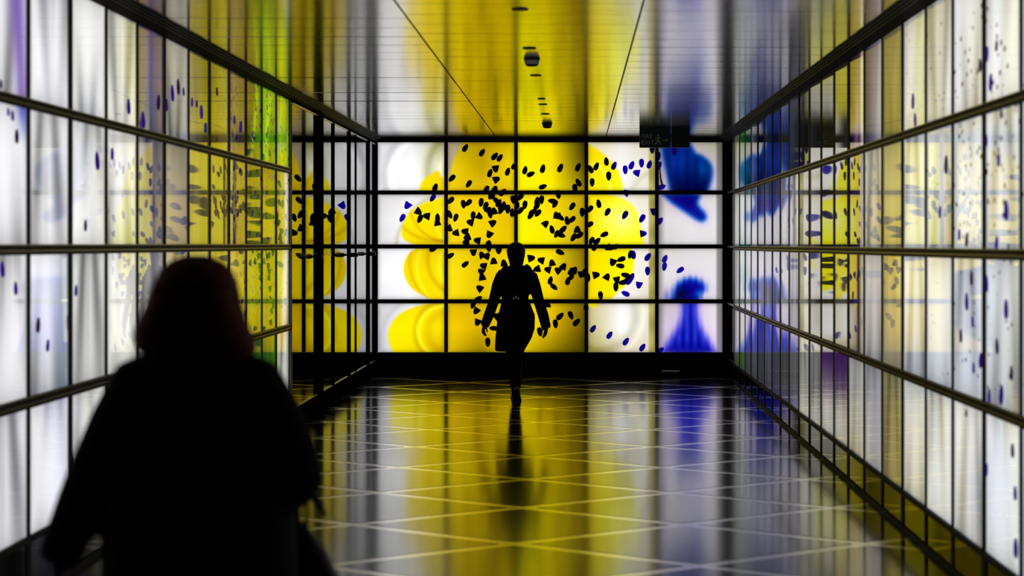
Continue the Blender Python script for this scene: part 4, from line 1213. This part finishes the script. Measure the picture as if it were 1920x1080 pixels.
# --- far woman, walking away, s = 178 px per metre
far = dict(
 pelvis=(-0.02, 0.0, 0.90), chest=(0.0, 0.0, 1.26), neck=(0.0, 0.0, 1.43), head=(-0.003, 0.0, 1.56, 1.0),
 arm_l=((-0.165, 0.0, 1.335), (-0.25, 0.0, 1.04), (-0.335, 0.03, 0.80)),
 hand_l=((-0.2, 0.10, -1.0), (0.45, 0.9, 0.1), (1.0, -0.3, -0.2), 0.85, 0.55),
 arm_r=((0.165, 0.0, 1.335), (0.25, -0.02, 1.04), (0.318, -0.06, 0.80)),
 hand_r=((-0.10, 0.05, -1.0), (-0.5, 0.8, 0.0), (-0.9, -0.3, 0.0), 0.9, 0.25),
 leg_l=((-0.09, 0.02, 0.84), (-0.05, 0.16, 0.47), (-0.025, 0.30, 0.09)), toe_l=(-0.02, 0.42, 0.03),
 leg_r=((0.05, 0.0, 0.84), (0.015, 0.02, 0.46), (0.008, -0.11, 0.13)), toe_r=(0.008, -0.03, 0.05),
 knee_r=0.062, cuff_r=0.050,
 coat=[(-0.07, 0.0, 0.522, 0.150, 0.14), (-0.066, 0.0, 0.545, 0.160, 0.15), (-0.03, 0.0, 0.66, 0.192, 0.165), (-0.008, 0.0, 0.76, 0.202, 0.165), (0.0, 0.0, 0.90, 0.198, 0.16), (-0.002, 0.0, 0.97, 0.172, 0.145),
       (-0.010, 0.0, 1.08, 0.136, 0.12), (-0.004, 0.0, 1.16, 0.150, 0.125), (0.0, 0.0, 1.26, 0.185, 0.125), (0.0, 0.0, 1.34, 0.190, 0.105), (0.0, 0.0, 1.375, 0.155, 0.09), (0.0, 0.0, 1.41, 0.09, 0.075)],
 sleeve_l=[(-0.10, 0.0, 1.335, 0.055), (-0.165, 0.0, 1.315, 0.060), (-0.195, 0.0, 1.22, 0.064), (-0.244, 0.0, 1.03, 0.056), (-0.290, 0.01, 0.90, 0.056), (-0.338, 0.03, 0.785, 0.048)],
 sleeve_r=[(0.10, 0.0, 1.335, 0.055), (0.170, 0.0, 1.31, 0.060), (0.198, 0.0, 1.20, 0.064), (0.246, -0.02, 1.02, 0.057), (0.285, -0.04, 0.90, 0.058), (0.318, -0.06, 0.765, 0.052)],
 coat_extra=[[(-0.125, 0.0, 1.385, 0.018), (-0.075, -0.045, 1.405, 0.022), (0.0, -0.06, 1.41, 0.026), (0.075, -0.045, 1.408, 0.022), (0.125, 0.0, 1.395, 0.020)],
             [(-0.155, 0.02, 1.36, 0.024), (-0.125, 0.0, 1.40, 0.026), (-0.095, -0.02, 1.425, 0.018)], [(0.155, 0.02, 1.365, 0.024), (0.128, 0.0, 1.408, 0.026), (0.095, -0.02, 1.435, 0.018)]],
 hair=[(0.0, 0.0, 1.405, 0.066, 0.05), (0.0, 0.0, 1.44, 0.072, 0.058), (0.0, -0.004, 1.475, 0.080, 0.075), (-0.002, -0.008, 1.53, 0.094, 0.098), (-0.003, -0.008, 1.585, 0.100, 0.106), (-0.003, -0.005, 1.63, 0.088, 0.098), (-0.003, 0.0, 1.658, 0.060, 0.07), (-0.003, 0.0, 1.672, 0.024, 0.03)],
 hair_m=M_DHAIR, voxel=0.012,
 shoe_l=((-0.022, 0.30, 0.0), 0.06, 0.0), shoe_r=((0.008, -0.12, 0.0), 0.0, 0.42))
fw, fcoat, fhair, fshoes = person((-0.629, 24.0, 0), 'person walking away mid-stride before the yellow glass, in a knee-length belted dark coat', far)
# gold emblem at the back of the belt
em_ = MB()
zb_ = 1.088
em_.prism([(-0.040, zb_ - 0.005), (0.040, zb_ - 0.005), (0.034, zb_ + 0.002), (-0.034, zb_ + 0.002)], 'y', -0.138, -0.128)
em_.prism([(-0.012, zb_ + 0.002), (0.012, zb_ + 0.002), (0.0, zb_ + 0.030)], 'y', -0.138, -0.128)
em_.prism([(-0.032, zb_ - 0.018), (-0.020, zb_ - 0.018), (-0.020, zb_ - 0.010), (-0.032, zb_ - 0.010)], 'y', -0.138, -0.128)
em_.prism([(0.020, zb_ - 0.018), (0.032, zb_ - 0.018), (0.032, zb_ - 0.010), (0.020, zb_ - 0.010)], 'y', -0.138, -0.128)
em_.build('belt_emblem', M_GOLD, fcoat)['label'] = 'small gold emblem on the back of the belt'
tri = MB().prism([(-0.026, 0.132), (0.038, 0.132), (0.006, 0.176)], 'y', -0.205, -0.198)
tri.prism([(-0.008, 0.140), (0.020, 0.140), (0.006, 0.160)], 'y', -0.2055, -0.205)
tri.build('heel_patch', M_PIPING, fshoes[1][0])
